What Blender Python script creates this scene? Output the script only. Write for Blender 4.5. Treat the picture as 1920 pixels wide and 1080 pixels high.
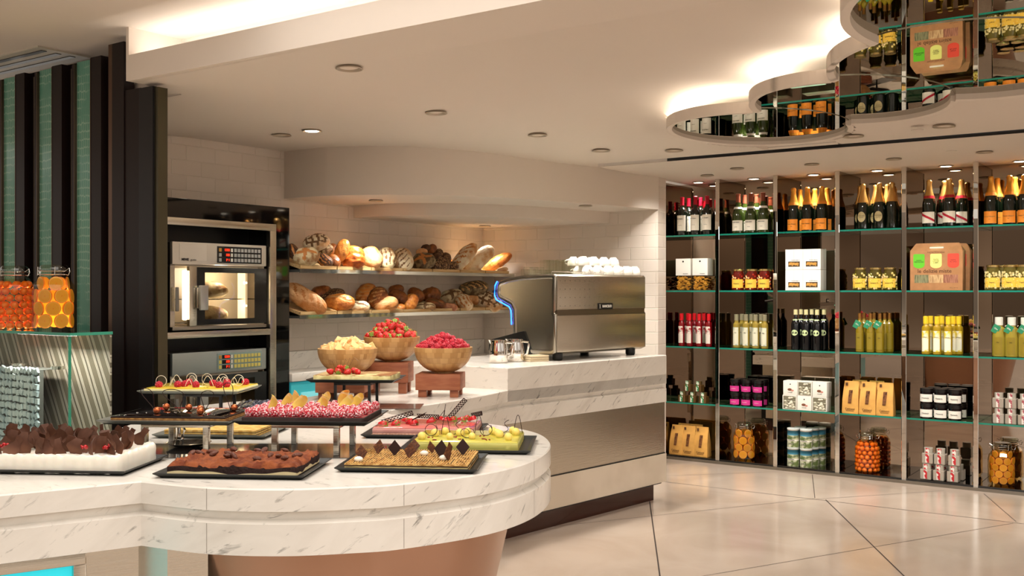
import bpy, bmesh, math, random
from mathutils import Vector, Matrix
random.seed(7)
S = bpy.context.scene
COL = S.collection
for _o in list(bpy.data.objects): bpy.data.objects.remove(_o)
PI = math.pi
# ---------------------------------------------------------------- camera, world, light, exposure
FPX, HOR, EYE = 1900.0, 545.0, 1.3
cam_d = bpy.data.cameras.new('camera'); cam = bpy.data.objects.new('camera', cam_d); COL.objects.link(cam)
cam_d.sensor_width = 36; cam_d.lens = 36*FPX/1920; cam_d.shift_y = (HOR-540)/1920
cam.location = (0, 0, EYE); cam.rotation_euler = (PI/2, 0, 0); cam_d.clip_start = .05
S.camera = cam
S.cycles.transparent_max_bounces = 32
S.view_settings.view_transform = 'Standard'; S.view_settings.look = 'None'
S.view_settings.exposure = 0.17; S.view_settings.gamma = 1.0; S.view_settings.use_curve_mapping = False
# the room's own directions: U runs away to the right along the bread wall, V away to the left along the shelf wall
UA = math.radians(34.8)
U = Vector((math.sin(UA), math.cos(UA), 0)); V = Vector((-math.cos(UA), math.sin(UA), 0))
RZ = -UA                 # frame R: local x = -V (right along the shelf wall), local y = U (into it)
LZ = PI/2-UA             # frame L: local x = U (along the bread wall), local y = V (into it)
CZ = math.atan2(.739, .673)   # counter front direction
def RL(x, y, z=0): return U*y - V*x + Vector((0, 0, z))
def LL(x, y, z=0): return U*x + V*y + Vector((0, 0, z))
def onV(px, py, v):      # pixel -> (u, z) on a plane parallel to the bread wall
    t = (px-960)/FPX; Y = v/(V.x*t+V.y); return Y*(U.x*t+U.y), EYE+(HOR-py)*Y/FPX
def onU(px, py, u):      # pixel -> (x of frame R, z) on a plane parallel to the shelf wall
    t = (px-960)/FPX; Y = u/(U.x*t+U.y); return -Y*(V.x*t+V.y), EYE+(HOR-py)*Y/FPX
def onZ(px, py, z):
    Y = FPX*(EYE-z)/(py-HOR); return Vector(((px-960)/FPX*Y, Y, z))

world = bpy.data.worlds.new('world'); S.world = world; world.use_nodes = True
_n = world.node_tree.nodes; _l = world.node_tree.links; _bg = _n['Background']
_tc = _n.new('ShaderNodeTexCoord'); _sp = _n.new('ShaderNodeSeparateXYZ'); _rp = _n.new('ShaderNodeValToRGB')
_mr = _n.new('ShaderNodeMapRange'); _mr.inputs['From Min'].default_value = -1; _mr.inputs['From Max'].default_value = 1
_l.new(_tc.outputs['Generated'], _sp.inputs[0]); _l.new(_sp.outputs['Z'], _mr.inputs[0]); _l.new(_mr.outputs[0], _rp.inputs[0])
_e = _rp.color_ramp.elements
_e[0].position = .3; _e[0].color = (.42, .39, .36, 1); _e[1].position = .64; _e[1].color = (1.0, .96, .91, 1)
for _p, _c in ((.44, (.40, .37, .33, 1)), (.49, (.20, .155, .115, 1)), (.53, (.26, .20, .15, 1)), (.57, (.60, .57, .53, 1))):
    _x = _e.new(_p); _x.color = _c
_nz = _n.new('ShaderNodeTexNoise'); _nz.inputs['Scale'].default_value = 5; _nz.inputs['Detail'].default_value = 2
_l.new(_tc.outputs['Generated'], _nz.inputs['Vector'])
_mx = _n.new('ShaderNodeMix'); _mx.data_type = 'RGBA'; _mx.blend_type = 'MULTIPLY'; _mx.inputs[0].default_value = 1
_r2 = _n.new('ShaderNodeValToRGB'); _r2.color_ramp.elements[0].position = .4; _r2.color_ramp.elements[1].position = .6
_r2.color_ramp.elements[0].color = (.45, .42, .4, 1); _r2.color_ramp.elements[1].color = (1.5, 1.5, 1.5, 1)
_l.new(_nz.outputs[0], _r2.inputs[0]); _l.new(_rp.outputs[0], _mx.inputs[6]); _l.new(_r2.outputs[0], _mx.inputs[7])
_l.new(_mx.outputs[2], _bg.inputs[0]); _bg.inputs[1].default_value = 1.5

def lamp(name, kind, loc, power, color=(1, .84, .66), size=.1, size_y=None, rot=(0, 0, 0), spot=None, blend=.6, radius=None):
    d = bpy.data.lights.new(name, kind); d.energy = power; d.color = color
    if kind == 'AREA':
        d.shape = 'RECTANGLE'; d.size = size; d.size_y = size_y or size
    else:
        d.shadow_soft_size = size
    if kind == 'SPOT': d.spot_size = math.radians(spot or 90); d.spot_blend = blend
    o = bpy.data.objects.new(name, d); o.location = loc; o.rotation_euler = rot; COL.objects.link(o); return o
WARM = (1, .965, .92)
# unseen area lights added at ceiling height as general fill
lamp('ceiling_fill_light', 'AREA', RL(.2, 1.5, 2.45), 90, WARM, 6.5, 2.2, (0, 0, RZ))
lamp('ceiling_fill_light', 'AREA', RL(3.0, 4.0, 2.09), 95, WARM, 3.0, 3.2, (0, 0, RZ))
lamp('ceiling_fill_light', 'AREA', RL(-.5, -2.2, 2.45), 20, WARM, 6.0, 2.0, (0, 0, RZ))
# unseen spots added above the counter to brighten the cakes from overhead
for _x, _y in ((-2.9, 2.3), (-2.1, 2.35), (-1.3, 2.4), (-3.4, 1.6), (-2.5, 1.5)):
    lamp('downlight_or_fill_beam', 'SPOT', RL(_x, _y, 2.44), 11, (1, .95, .88), .06, spot=80, blend=.9)

# ---------------------------------------------------------------- materials
def lin(h):
    h = h.lstrip('#'); r = []
    for i in (0, 2, 4):
        c = int(h[i:i+2], 16)/255; r.append(c/12.92 if c <= .04045 else ((c+.055)/1.055)**2.4)
    return (r[0], r[1], r[2], 1)
MATS = {}
def mat(name, col='#808080', rough=.5, metal=0, spec=.5, var=0, vscale=8, bump=0, bscale=40, emit=None, estr=1, trans=0, ior=1.45, alpha=1,
        aniso=0, coat=0, sss=0, col2=None, ramp=(.4, .6), vmap=None, detail=3, subsurf_r=None, distort=0):
    if name in MATS: return MATS[name]
    m = bpy.data.materials.new(name); m.use_nodes = True; MATS[name] = m
    nt = m.node_tree; b = nt.nodes['Principled BSDF']; L = nt.links
    c = lin(col) if isinstance(col, str) else col
    b.inputs['Base Color'].default_value = c; b.inputs['Roughness'].default_value = rough; b.inputs['Metallic'].default_value = metal
    b.inputs['Specular IOR Level'].default_value = spec
    b.inputs['IOR'].default_value = ior; b.inputs['Transmission Weight'].default_value = trans
    b.inputs['Anisotropic'].default_value = aniso; b.inputs['Coat Weight'].default_value = coat
    if alpha < 1: b.inputs['Alpha'].default_value = alpha
    if sss: b.inputs['Subsurface Weight'].default_value = sss; b.inputs['Subsurface Scale'].default_value = .01
    if emit: b.inputs['Emission Color'].default_value = lin(emit); b.inputs['Emission Strength'].default_value = estr
    tc = mp = None
    if var or col2 or bump:
        tc = nt.nodes.new('ShaderNodeTexCoord'); mp = nt.nodes.new('ShaderNodeMapping'); L.new(tc.outputs['Object'], mp.inputs[0])
        if vmap: mp.inputs['Scale'].default_value = vmap
    if var or col2:
        n = nt.nodes.new('ShaderNodeTexNoise'); n.inputs['Scale'].default_value = vscale; n.inputs['Detail'].default_value = detail
        n.inputs['Distortion'].default_value = distort
        L.new(mp.outputs[0], n.inputs['Vector']); r = nt.nodes.new('ShaderNodeValToRGB'); L.new(n.outputs[0], r.inputs[0])
        r.color_ramp.elements[0].position = ramp[0]; r.color_ramp.elements[1].position = ramp[1]
        if col2: a_, b_ = c, lin(col2)
        else: a_ = tuple(max(0, x*(1-var)) for x in c[:3])+(1,); b_ = tuple(min(1, x*(1+var)) for x in c[:3])+(1,)
        r.color_ramp.elements[0].color = a_; r.color_ramp.elements[1].color = b_
        L.new(r.outputs[0], b.inputs['Base Color'])
    if bump:
        n = nt.nodes.new('ShaderNodeTexNoise'); n.inputs['Scale'].default_value = bscale; n.inputs['Detail'].default_value = 4
        L.new(mp.outputs[0], n.inputs['Vector']); bp = nt.nodes.new('ShaderNodeBump'); bp.inputs['Strength'].default_value = bump
        bp.inputs['Distance'].default_value = .01; L.new(n.outputs[0], bp.inputs['Height']); L.new(bp.outputs[0], b.inputs['Normal'])
    return m
def clear(name, tint='#e8f4ee', edge=.12, rough=.02):   # thin clear glass: transparent with a fresnel sheen
    if name in MATS: return MATS[name]
    m = bpy.data.materials.new(name); m.use_nodes = True; MATS[name] = m
    nt = m.node_tree; nt.nodes.clear(); o = nt.nodes.new('ShaderNodeOutputMaterial')
    t = nt.nodes.new('ShaderNodeBsdfTransparent'); t.inputs[0].default_value = lin(tint)
    g = nt.nodes.new('ShaderNodeBsdfGlossy'); g.inputs['Roughness'].default_value = rough
    f = nt.nodes.new('ShaderNodeLayerWeight'); f.inputs[0].default_value = edge
    x = nt.nodes.new('ShaderNodeMixShader')
    ge = nt.nodes.new('ShaderNodeNewGeometry'); su = nt.nodes.new('ShaderNodeMath'); su.operation = 'SUBTRACT'; su.inputs[0].default_value = 1; mu = nt.nodes.new('ShaderNodeMath'); mu.operation = 'MULTIPLY'
    nt.links.new(ge.outputs['Backfacing'], su.inputs[1]); nt.links.new(f.outputs['Fresnel'], mu.inputs[0]); nt.links.new(su.outputs[0], mu.inputs[1]); nt.links.new(mu.outputs[0], x.inputs[0]); nt.links.new(t.outputs[0], x.inputs[1]); nt.links.new(g.outputs[0], x.inputs[2])
    nt.links.new(x.outputs[0], o.inputs[0]); return m
def marble():
    m = mat('marble', '#dcd6c9', rough=.18, spec=.5); nt = m.node_tree; L = nt.links; b = nt.nodes['Principled BSDF']
    tc = nt.nodes.new('ShaderNodeTexCoord')
    def veins(rot, sc, nscale, lo, hi, dist):
        mp = nt.nodes.new('ShaderNodeMapping'); mp.vector_type = 'TEXTURE'; mp.inputs['Rotation'].default_value = rot; mp.inputs['Scale'].default_value = tuple(1/q for q in sc)
        L.new(tc.outputs['Object'], mp.inputs[0])
        n = nt.nodes.new('ShaderNodeTexNoise'); n.inputs['Scale'].default_value = nscale; n.inputs['Detail'].default_value = 6
        n.inputs['Distortion'].default_value = dist; n.inputs['Roughness'].default_value = .6
        L.new(mp.outputs[0], n.inputs[0]); r = nt.nodes.new('ShaderNodeValToRGB'); L.new(n.outputs[0], r.inputs[0])
        r.color_ramp.elements[0].position = lo; r.color_ramp.elements[1].position = hi; return r
    a = veins((.25, -.62, .5), (2.4, 2.4, 12), 4.6, .60, .73, .5)
    c = veins((.3, -.62, .4), (1, 1, 4), 2.0, .45, .75, 1.0)
    m1 = nt.nodes.new('ShaderNodeMix'); m1.data_type = 'RGBA'; m1.inputs[6].default_value = lin('#e6e1d8'); m1.inputs[7].default_value = lin('#d6d0c6')
    L.new(c.outputs[0], m1.inputs[0])
    m2 = nt.nodes.new('ShaderNodeMix'); m2.data_type = 'RGBA'; m2.inputs[7].default_value = lin('#8f8b84')
    L.new(a.outputs[0], m2.inputs[0]); L.new(m1.outputs[2], m2.inputs[6]); L.new(m2.outputs[2], b.inputs['Base Color'])
    return m
def tiles():
    m = mat('wall_tile', '#dccfc5', rough=.16); nt = m.node_tree; L = nt.links; b = nt.nodes['Principled BSDF']
    tc = nt.nodes.new('ShaderNodeTexCoord'); br = nt.nodes.new('ShaderNodeTexBrick')
    br.inputs['Scale'].default_value = 1; br.inputs['Mortar Size'].default_value = .0035; br.inputs['Brick Width'].default_value = .21
    br.inputs['Row Height'].default_value = .090; br.inputs['Mortar Smooth'].default_value = .9; br.inputs['Bias'].default_value = 0
    br.inputs['Color1'].default_value = lin('#ded2c6'); br.inputs['Color2'].default_value = lin('#d9cdc0'); br.inputs['Mortar'].default_value = lin('#ddd2c4')
    sp = nt.nodes.new('ShaderNodeSeparateXYZ'); cb = nt.nodes.new('ShaderNodeCombineXYZ'); ad = nt.nodes.new('ShaderNodeMath')
    L.new(tc.outputs['Object'], sp.inputs[0]); L.new(sp.outputs[0], ad.inputs[0]); L.new(sp.outputs[1], ad.inputs[1])
    L.new(ad.outputs[0], cb.inputs[0]); L.new(sp.outputs[2], cb.inputs[1]); L.new(cb.outputs[0], br.inputs['Vector'])
    L.new(br.outputs['Color'], b.inputs['Base Color'])
    bp = nt.nodes.new('ShaderNodeBump'); bp.inputs['Strength'].default_value = .55; bp.inputs['Distance'].default_value = .005; bp.invert = True
    L.new(br.outputs['Fac'], bp.inputs['Height']); L.new(bp.outputs[0], b.inputs['Normal']); return m
MARBLE = marble(); TILE = tiles()
PAINT = mat('ceiling_paint', '#dacfc3', rough=.8, spec=.2)
STONE = mat('floor_stone', '#c2b2a3', rough=.15, spec=.5, col2='#b09e8e', vscale=1.6, ramp=(.3, .7), detail=6, distort=1.2)
JOINT = mat('joint', '#33261f', rough=.7)
STEEL = mat('brushed_steel', '#cbc3b4', rough=.24, metal=1, bump=.05, bscale=9, vmap=(1, 1, 30), aniso=.5)
DSTEEL = mat('satin_steel', '#9c958a', rough=.35, metal=1)
CHROME = mat('chrome', '#e6e2dc', rough=.06, metal=1)
MIRROR = mat('mirror', '#e0dcd4', rough=.0, metal=1)
TINTM = mat('bronze_mirror', '#a89888', rough=.0, metal=1)
DARKM = mat('grey_mirror', '#a09a88', rough=.0, metal=1)
BRONZE = mat('dark_bronze', '#1b100e', rough=.4, spec=.25)
BRONZE_E = mat('bronze_edge', '#6a5548', rough=.3, metal=1)
BLACK = mat('black', '#0c0b0b', rough=.35)
BLKGL = mat('black_glass', '#060606', rough=.04, spec=.6, coat=.5)
GLASS = clear('clear_glass'); GREENG = mat('green_glass_edge', '#1f8f78', rough=.05, spec=.8, emit='#0f5a4a', estr=.0)
# ---------------------------------------------------------------- mesh builder
class MB:
    def __init__(s): s.v = []; s.f = []; s.m = []; s.mats = []; s.T = Matrix.Identity(4)
    def mi(s, m):
        if m is None: m = s.mats[0] if s.mats else STEEL
        if m not in s.mats: s.mats.append(m)
        return s.mats.index(m)
    def add(s, vs, fs, m=None):
        k = len(s.v); i = s.mi(m); s.v += [s.T @ Vector(p) for p in vs]
        for f in fs: s.f.append([k+j for j in f]); s.m.append(i)
        return s
    def box(s, x0, x1, y0, y1, z0, z1, m=None, ch=0):
        if ch:
            c = min(ch, (x1-x0)/2.01, (y1-y0)/2.01, (z1-z0)/2.01); rings = []
            def rg(z, i):
                a0, a1, b0, b1 = x0+i, x1-i, y0+i, y1-i
                return [(a0+c, b0, z), (a1-c, b0, z), (a1, b0+c, z), (a1, b1-c, z), (a1-c, b1, z), (a0+c, b1, z), (a0, b1-c, z), (a0, b0+c, z)]
            R = [rg(z0, c*.7), rg(z0+c, 0), rg(z1-c, 0), rg(z1, c*.7)]
            return s.loft(R, m)
        vs = [(x, y, z) for z in (z0, z1) for x, y in ((x0, y0), (x1, y0), (x1, y1), (x0, y1))]
        return s.add(vs, [(3, 2, 1, 0), (4, 5, 6, 7), (0, 1, 5, 4), (1, 2, 6, 5), (2, 3, 7, 6), (3, 0, 4, 7)], m)
    def loft(s, rings, m=None, caps=True, closed=True):
        n = len(rings[0]); vs = [p for r in rings for p in r]; fs = []
        for i in range(len(rings)-1):
            for j in range(n if closed else n-1):
                k = (j+1) % n; fs.append((i*n+j, i*n+k, (i+1)*n+k, (i+1)*n+j))
        if caps: fs.append(tuple(range(n-1, -1, -1))); fs.append(tuple((len(rings)-1)*n+j for j in range(n)))
        return s.add(vs, fs, m)
    def lathe(s, prof, n=20, c=(0, 0, 0), m=None, caps=True, arc=None):
        R = []
        for r, z in prof: R.append([(c[0]+r*math.cos(2*PI*j/n), c[1]+r*math.sin(2*PI*j/n), c[2]+z) for j in range(n)])
        return s.loft(R, m, caps)
    def cyl(s, c, r, h, n=20, m=None, r2=None): return s.lathe([(r, 0), (r if r2 is None else r2, h)], n, c, m)
    def prism(s, poly, z0, z1, m=None): return s.loft([[(x, y, z0) for x, y in poly], [(x, y, z1) for x, y in poly]], m)
    def sph(s, c, r, n=12, k=8, m=None, sc=(1, 1, 1)):
        vs = [(c[0], c[1], c[2]-r*sc[2])]; fs = []
        for i in range(1, k):
            a = PI*i/k
            for j in range(n):
                b = 2*PI*j/n; vs.append((c[0]+r*sc[0]*math.sin(a)*math.cos(b), c[1]+r*sc[1]*math.sin(a)*math.sin(b), c[2]-r*sc[2]*math.cos(a)))
        vs.append((c[0], c[1], c[2]+r*sc[2])); t = len(vs)-1
        for j in range(n):
            fs.append((0, 1+(j+1) % n, 1+j)); fs.append((t, 1+(k-2)*n+j, 1+(k-2)*n+(j+1) % n))
            for i in range(k-2): fs.append((1+i*n+j, 1+i*n+(j+1) % n, 1+(i+1)*n+(j+1) % n, 1+(i+1)*n+j))
        return s.add(vs, fs, m)
    def tube(s, pts, r, n=6, m=None, closed=False):
        P = [Vector(p) for p in pts]; R = []; up = Vector((0, 0, 1))
        for i, p in enumerate(P):
            if closed: d = P[(i+1) % len(P)]-P[i-1]
            else: d = P[min(i+1, len(P)-1)]-P[max(i-1, 0)]
            d.normalize(); a = d.cross(up)
            if a.length < .05: a = d.cross(Vector((1, 0, 0)))
            a.normalize(); b = a.cross(d); rr = r(i/(len(P)-1)) if callable(r) else r
            R.append([tuple(p+a*rr*math.cos(2*PI*j/n)+b*rr*math.sin(2*PI*j/n)) for j in range(n)])
        if closed: R.append(R[0])
        return s.loft(R, m, caps=not closed)
    def quad(s, a, b, c, d, m=None): return s.add([a, b, c, d], [(0, 1, 2, 3)], m)
    def build(s, name, parent=None, m=None, smooth=35, bevel=0, loc=None, rz=None):
        me = bpy.data.meshes.new(name); me.from_pydata([tuple(p) for p in s.v], [], s.f)
        for x in (s.mats or [m or STEEL]): me.materials.append(x)
        if m is not None and len(s.mats) <= 1: me.materials[0] = m
        for p, i in zip(me.polygons, s.m): p.material_index = i
        b = bmesh.new(); b.from_mesh(me); bmesh.ops.remove_doubles(b, verts=b.verts, dist=1e-6); bmesh.ops.recalc_face_normals(b, faces=b.faces)
        if bevel:
            es = [e for e in b.edges if len(e.link_faces) == 2 and e.calc_face_angle(0) > .6]
            bmesh.ops.bevel(b, geom=es, offset=bevel, segments=2, profile=.6, affect='EDGES', clamp_overlap=True)
        b.to_mesh(me); b.free()
        if smooth: me.shade_smooth(); me.set_sharp_from_angle(angle=math.radians(smooth))
        o = bpy.data.objects.new(name, me); COL.objects.link(o)
        if parent: o.parent = parent
        if loc is not None: o.location = loc
        if rz is not None: o.rotation_euler = (0, 0, rz)
        return o
def tag(o, label=None, cat=None, group=None, kind=None):
    if label: o['label'] = label
    if cat: o['category'] = cat
    if group: o['group'] = group
    if kind: o['kind'] = kind
    return o
def thing(name, label, cat, loc=(0, 0, 0), rz=0, group=None):
    o = bpy.data.objects.new(name, None); COL.objects.link(o); o.empty_display_size = .05
    o.location = loc; o.rotation_euler = (0, 0, rz); return tag(o, label, cat, group)
def struct(mb, name, **k): o = mb.build(name, **k); o['kind'] = 'structure'; return o
def dup(root, loc, rz=None, label=None, group=None, rot=None, scale=None):
    r = root.copy(); COL.objects.link(r); r.location = loc
    if rz is not None: r.rotation_euler = (r.rotation_euler[0], r.rotation_euler[1], rz)
    if rot is not None: r.rotation_euler = rot
    if scale is not None: r.scale = (scale,)*3 if not hasattr(scale, '__len__') else scale
    if label: r['label'] = label
    if group: r['group'] = group
    for ch in KIDS(root):
        c = ch.copy(); COL.objects.link(c); c.parent = r
        for g in KIDS(ch):
            d = g.copy(); COL.objects.link(d); d.parent = c
    return r
_kc = {}
def KIDS(o):
    if o.name not in _kc: _kc[o.name] = [bpy.data.objects[n] for n in [x.name for x in bpy.data.objects if x.parent == o]]
    return _kc[o.name]
class Placer:            # first placement moves the source itself, later ones copy it
    def __init__(s, src): s.src = src; s.used = False
    def __call__(s, loc, rz=0, label=None, group=None, rot=None, scale=None):
        if not s.used:
            s.used = True; o = s.src; KIDS(o); o.location = loc; o.rotation_euler = rot if rot is not None else (0, 0, rz)
            if scale is not None: o.scale = (scale,)*3 if not hasattr(scale, '__len__') else scale
            if label: o['label'] = label
            if group: o['group'] = group
            return o
        return dup(s.src, loc, None if rot is not None else rz, label, group, rot, scale if scale is not None else (1, 1, 1))
def words(txt, size, m, parent, name='lettering', loc=(0, 0, 0), rot=(PI/2, 0, 0), align='CENTER', ext=.0006, bold=0, sx=1, label=None):
    c = bpy.data.curves.new('t', 'FONT'); c.body = txt; c.size = size; c.align_x = align; c.align_y = 'CENTER'; c.extrude = ext; c.offset = bold
    c.resolution_u = 2
    t = bpy.data.objects.new('t', c); COL.objects.link(t); dg = bpy.context.evaluated_depsgraph_get()
    me = bpy.data.meshes.new_from_object(t.evaluated_get(dg)); bpy.data.objects.remove(t); bpy.data.curves.remove(c)
    me.materials.clear(); me.materials.append(m); o = bpy.data.objects.new(name, me); COL.objects.link(o)
    o.parent = parent; o.location = loc; o.rotation_euler = rot; o.scale = (sx, 1, 1)
    if label: o['label'] = label
    return o
def nth(i, n, side='left'):
    if n == 1: return 'the only one'
    if n == 2: return ('left one', 'right one')[i]
    if i == 0: return 'leftmost'
    if i == n-1: return 'rightmost'
    if n == 3: return 'middle one'
    return ['', 'second', 'third', 'fourth', 'fifth', 'sixth', 'seventh', 'eighth', 'ninth', 'tenth'][i]+' from the left'
# ================================================================ THE ROOM
ZL = 2.14
mb = MB(); mb.box(-9, 9, -9, 9.2, -.1, 0, STONE)
fl = struct(mb, 'floor')
def joint(p, q, w=.006):
    a = onZ(*p, 0); b = onZ(*q, 0); d = (b-a).normalized(); n = Vector((-d.y, d.x, 0))*w/2
    mbj.add([a-n+Vector((0, 0, z)) for z in (0,)]+[b-n, b+n, a+n], [(0, 1, 2, 3)], JOINT)
# stone joints, part of the floor's pattern
mbj = MB()
for p, q in (((1218, 940), (1238, 1085)), ((1523, 890), (1528, 934)), ((1548, 937), (1700, 1085)), ((1010, 990), (1527, 935)), ((1290, 1085), (1900, 981)),
             ((1845, 926), (1905, 978)), ((1200, 898), (1960, 987)), ((1180, 895), (1470, 884)), ((1530, 936), (1770, 920)), ((1640, 870), (1530, 890))):
    joint(p, q, .007 if p[0] in (1218, 1548, 1200) else .004)
for v in mbj.v: v.z = .0006
j = mbj.build('floor_joint', smooth=0); j['kind'] = 'structure'; j.parent = fl
# walls of tile
mb = MB(); mb.box(3.3, 6.80, 5.0, 5.15, 0, 2.7, TILE); struct(mb, 'wall_left', rz=LZ)
mb = MB(); mb.box(-5.0, -3.39, 6.77, 6.9, 0, 2.3, TILE); mb.prism([(-3.39, 6.771), (-3.555, 7.13), (-3.56, 7.64), (-3.8, 7.64), (-3.8, 6.771)], 0, 2.3, PAINT); struct(mb, 'wall_far', rz=RZ)
mb = MB(); mb.box(-3.6, 5, 7.62, 7.75, 0, 2.3, PAINT); struct(mb, 'wall_behind_shelves', rz=RZ)
# upper ceiling and its cove, in frame R
mb = MB(); mb.box(-8, 6, -1.5, 3.06, 2.47, 2.55, PAINT); mb.box(-8, -4.1, 3.0, 8, 2.47, 2.55, PAINT); struct(mb, 'ceiling_upper', rz=RZ)
mb = MB(); mb.box(-3.96, 6, 2.72, 2.75, 2.23, 2.345, PAINT); mb.box(-3.96, 6, 2.75, 3.06, 2.23, 2.25, PAINT); mb.box(-3.96, 6, 3.0, 3.06, 2.25, 2.47, PAINT)
mb.box(-3.98, -3.96, 2.72, 3.06, 2.232, 2.47, PAINT); mb.box(-4.1, -4.07, 3.06, 8, 2.3, 2.47, PAINT)
struct(mb, 'ceiling_cove', rz=RZ)
for k in range(1):
    lamp('cove_light', 'AREA', RL(-1.2, 2.83, 2.29), 13, (1, .95, .89), 5.6, .04, (PI-math.radians(24), 0, RZ))
# mirrored canopy: a chain of overlapping oval discs hung under the ceiling (frame R: cx, cy, a, b)
DISCS = [(-1.96, 5.09, .455, .585), (-1.35, 4.63, .43, .585), (-.75, 4.15, .52, .69), (-.475, 3.37, .51, .65)]
DISCS = [tuple(q*1.036 for q in d_) for d_ in DISCS]     # seen outline at the canopy's own height
def inside(x, y, i, k=1.0):
    c = DISCS[i]; return ((x-c[0])/(c[2]*k))**2+((y-c[1])/(c[3]*k))**2 < 1
def near_h(x, y):
    def ss(t): t = max(0, min(1, t)); return t*t*(3-2*t)
    k = ss((x+3.3)/.9); h = 2.32-(k*.162*ss((y-4.5)/1.2)+(1-k)*(.112*ss((y-2.7)/1.0)+.050*ss((y-4.5)/1.4)))
    if x < -2.4: h -= 0
    lip = .09*ss((3.9-y)/1.1); h -= lip
    return h
# the sloping lower ceiling with the recess above the canopy
def axis(bounds):
    out = []
    for a, b, st in bounds:
        n = max(1, round((b-a)/st)); out += [a+(b-a)*i/n for i in range(n)]
    out.append(bounds[-1][1]); return out
XS = axis([(-5.0, -3.96, 1.04), (-3.96, -2.6, .1), (-2.6, .3, .02), (.3, 6, 1.0)]); YS = axis([(2.75, 3.0, .25), (3.0, 5.8, .02), (5.8, 5.97, .17)])
vs = []; fs = []
for y in YS:
    for x in XS:
        ins = any(inside(x, y, i, .985) for i in range(4)); vs.append((x, y, max(near_h(x, y), 2.27) if ins else near_h(x, y)))
nx = len(XS)
for j in range(len(YS)-1):
    for i in range(nx-1):
        if XS[i+1] < -3.95 and YS[j] < 3.0: continue
        fs.append((j*nx+i, j*nx+i+1, (j+1)*nx+i+1, (j+1)*nx+i))
mb = MB(); mb.add(vs, fs, PAINT)
mb.box(-3.45, 6, 5.99, 7.7, ZL, ZL+.1, PAINT); mb.box(-5.0, 6, 5.95, 6.0, ZL+.03, ZL+.1, BLACK); mb.box(-2.93, 6, 5.982, 5.9905, ZL+.001, ZL+.05, BLACK); mb.box(-5.0, -3.95, 2.868, 3.02, 2.222, 2.26, PAINT)
mb.box(-5.0, -3.45, 5.96, 7.0, ZL+.018, ZL+.1, PAINT)
struct(mb, 'ceiling_lower', rz=RZ, smooth=20)
canopy = thing('mirrored_ceiling_canopy', 'chain of overlapping mirrored oval discs with pale rims hung under the ceiling', 'ceiling mirror', RL(-1.2, 4.4, 2.18), RZ)
LEDM = mat('led_strip', '#fff1da', emit='#fff5e8', estr=16)
for i, (cx, cy, a, b) in enumerate(DISCS):
    ox, oy = cx+1.2, cy-4.4; N = 96; zz = .008+.003*i
    mb = MB(); mb.prism([(ox+(a-.012)*math.cos(2*PI*k/N), oy+(b-.012)*math.sin(2*PI*k/N)) for k in range(N)], zz, zz+.008, DARKM); mb.build('mirror_panel', canopy)
    mb = MB(); led = MB(); last = -1
    starts = [k for k in range(N) if any(inside(cx+a*math.cos(2*PI*(k+.5)/N), cy+b*math.sin(2*PI*(k+.5)/N), j, .99) for j in range(4) if j != i)]
    k0 = starts[0] if starts else 0
    for k in range(k0, k0+N):
        t0, t1 = 2*PI*k/N, 2*PI*(k+1)/N; tm = (t0+t1)/2; x, y = cx+a*math.cos(tm), cy+b*math.sin(tm)
        if any(inside(x, y, j, .99) for j in range(4) if j != i): continue
        def P(t, r, z): return (ox+(a+r)*math.cos(t), oy+(b+r)*math.sin(t), z)
        pr = [(-.03, -.012), (-.012, -.018), (0, -.016), (0, .040), (-.03, .040)]
        q = [[P(t, r, z) for r, z in pr] for t in (t0, t1)]
        if mb.v and k != last+1: mb.build('rim', canopy); mb = MB()
        last = k; mb.loft(q, PAINT, caps=True)
        if y < cy+.25*b: led.quad(P(t0, -.07, .040), P(t1, -.07, .040), P(t1, -.12, .040), P(t0, -.12, .040), LEDM)
    mb.build('rim', canopy); led.build('led_strip', canopy, smooth=0)

# bulkheads over the bakery corner: polygons in frame R, curved fronts
def arc_pts(p, q, bulge, n=24):
    P = Vector(p); Q = Vector(q); m = (P+Q)/2; d = (Q-P); nn = Vector((d.y, -d.x)).normalized()
    return [tuple(P+d*(i/n)+nn*bulge*math.sin(PI*i/n)) for i in range(n+1)]
big = [(-5.0, 4.585), (-4.64, 4.585), (-4.35, 4.70), (-4.08, 4.90), (-3.86, 5.18), (-3.70, 5.55), (-3.585, 5.95), (-3.48, 6.32), (-3.385, 6.77), (-5.0, 6.77)]
small = [(-5.0, 5.235), (-4.70, 5.235), (-4.43, 5.37), (-4.19, 5.62), (-4.0, 5.99), (-3.885, 6.38), (-3.80, 6.77), (-5.0, 6.77)]
def smooth_poly(p, k0, k1, n=6):     # Catmull-Rom through p[k0..k1]
    out = p[:k0]
    for i in range(k0, k1):
        a, b, c, d = p[max(i-1, k0)], p[i], p[i+1], p[min(i+2, k1)]
        for s in range(n):
            t = s/n
            out.append(tuple(.5*((2*b[q])+(-a[q]+c[q])*t+(2*a[q]-5*b[q]+4*c[q]-d[q])*t*t+(-a[q]+3*b[q]-3*c[q]+d[q])*t**3) for q in (0, 1)))
    return out+p[k1:]
mb = MB(); mb.prism(smooth_poly(big, 1, 8), 1.90, 2.33, PAINT); struct(mb, 'ceiling_bulkhead', rz=RZ)
mb = MB(); mb.prism(smooth_poly(small, 1, 6), 1.815, 1.905, PAINT); struct(mb, 'ceiling_bulkhead_lower', rz=RZ)
# slot diffuser between the oven wall and the ceiling
mb = MB()
for k, y in enumerate((0, .022, .044)): mb.box(2.9, 4.58, 4.93-y, 4.938-y, 2.192, 2.25, BLACK)
mb.box(2.9, 4.58, 4.87, 4.995, 2.195, 2.26, PAINT)
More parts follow.
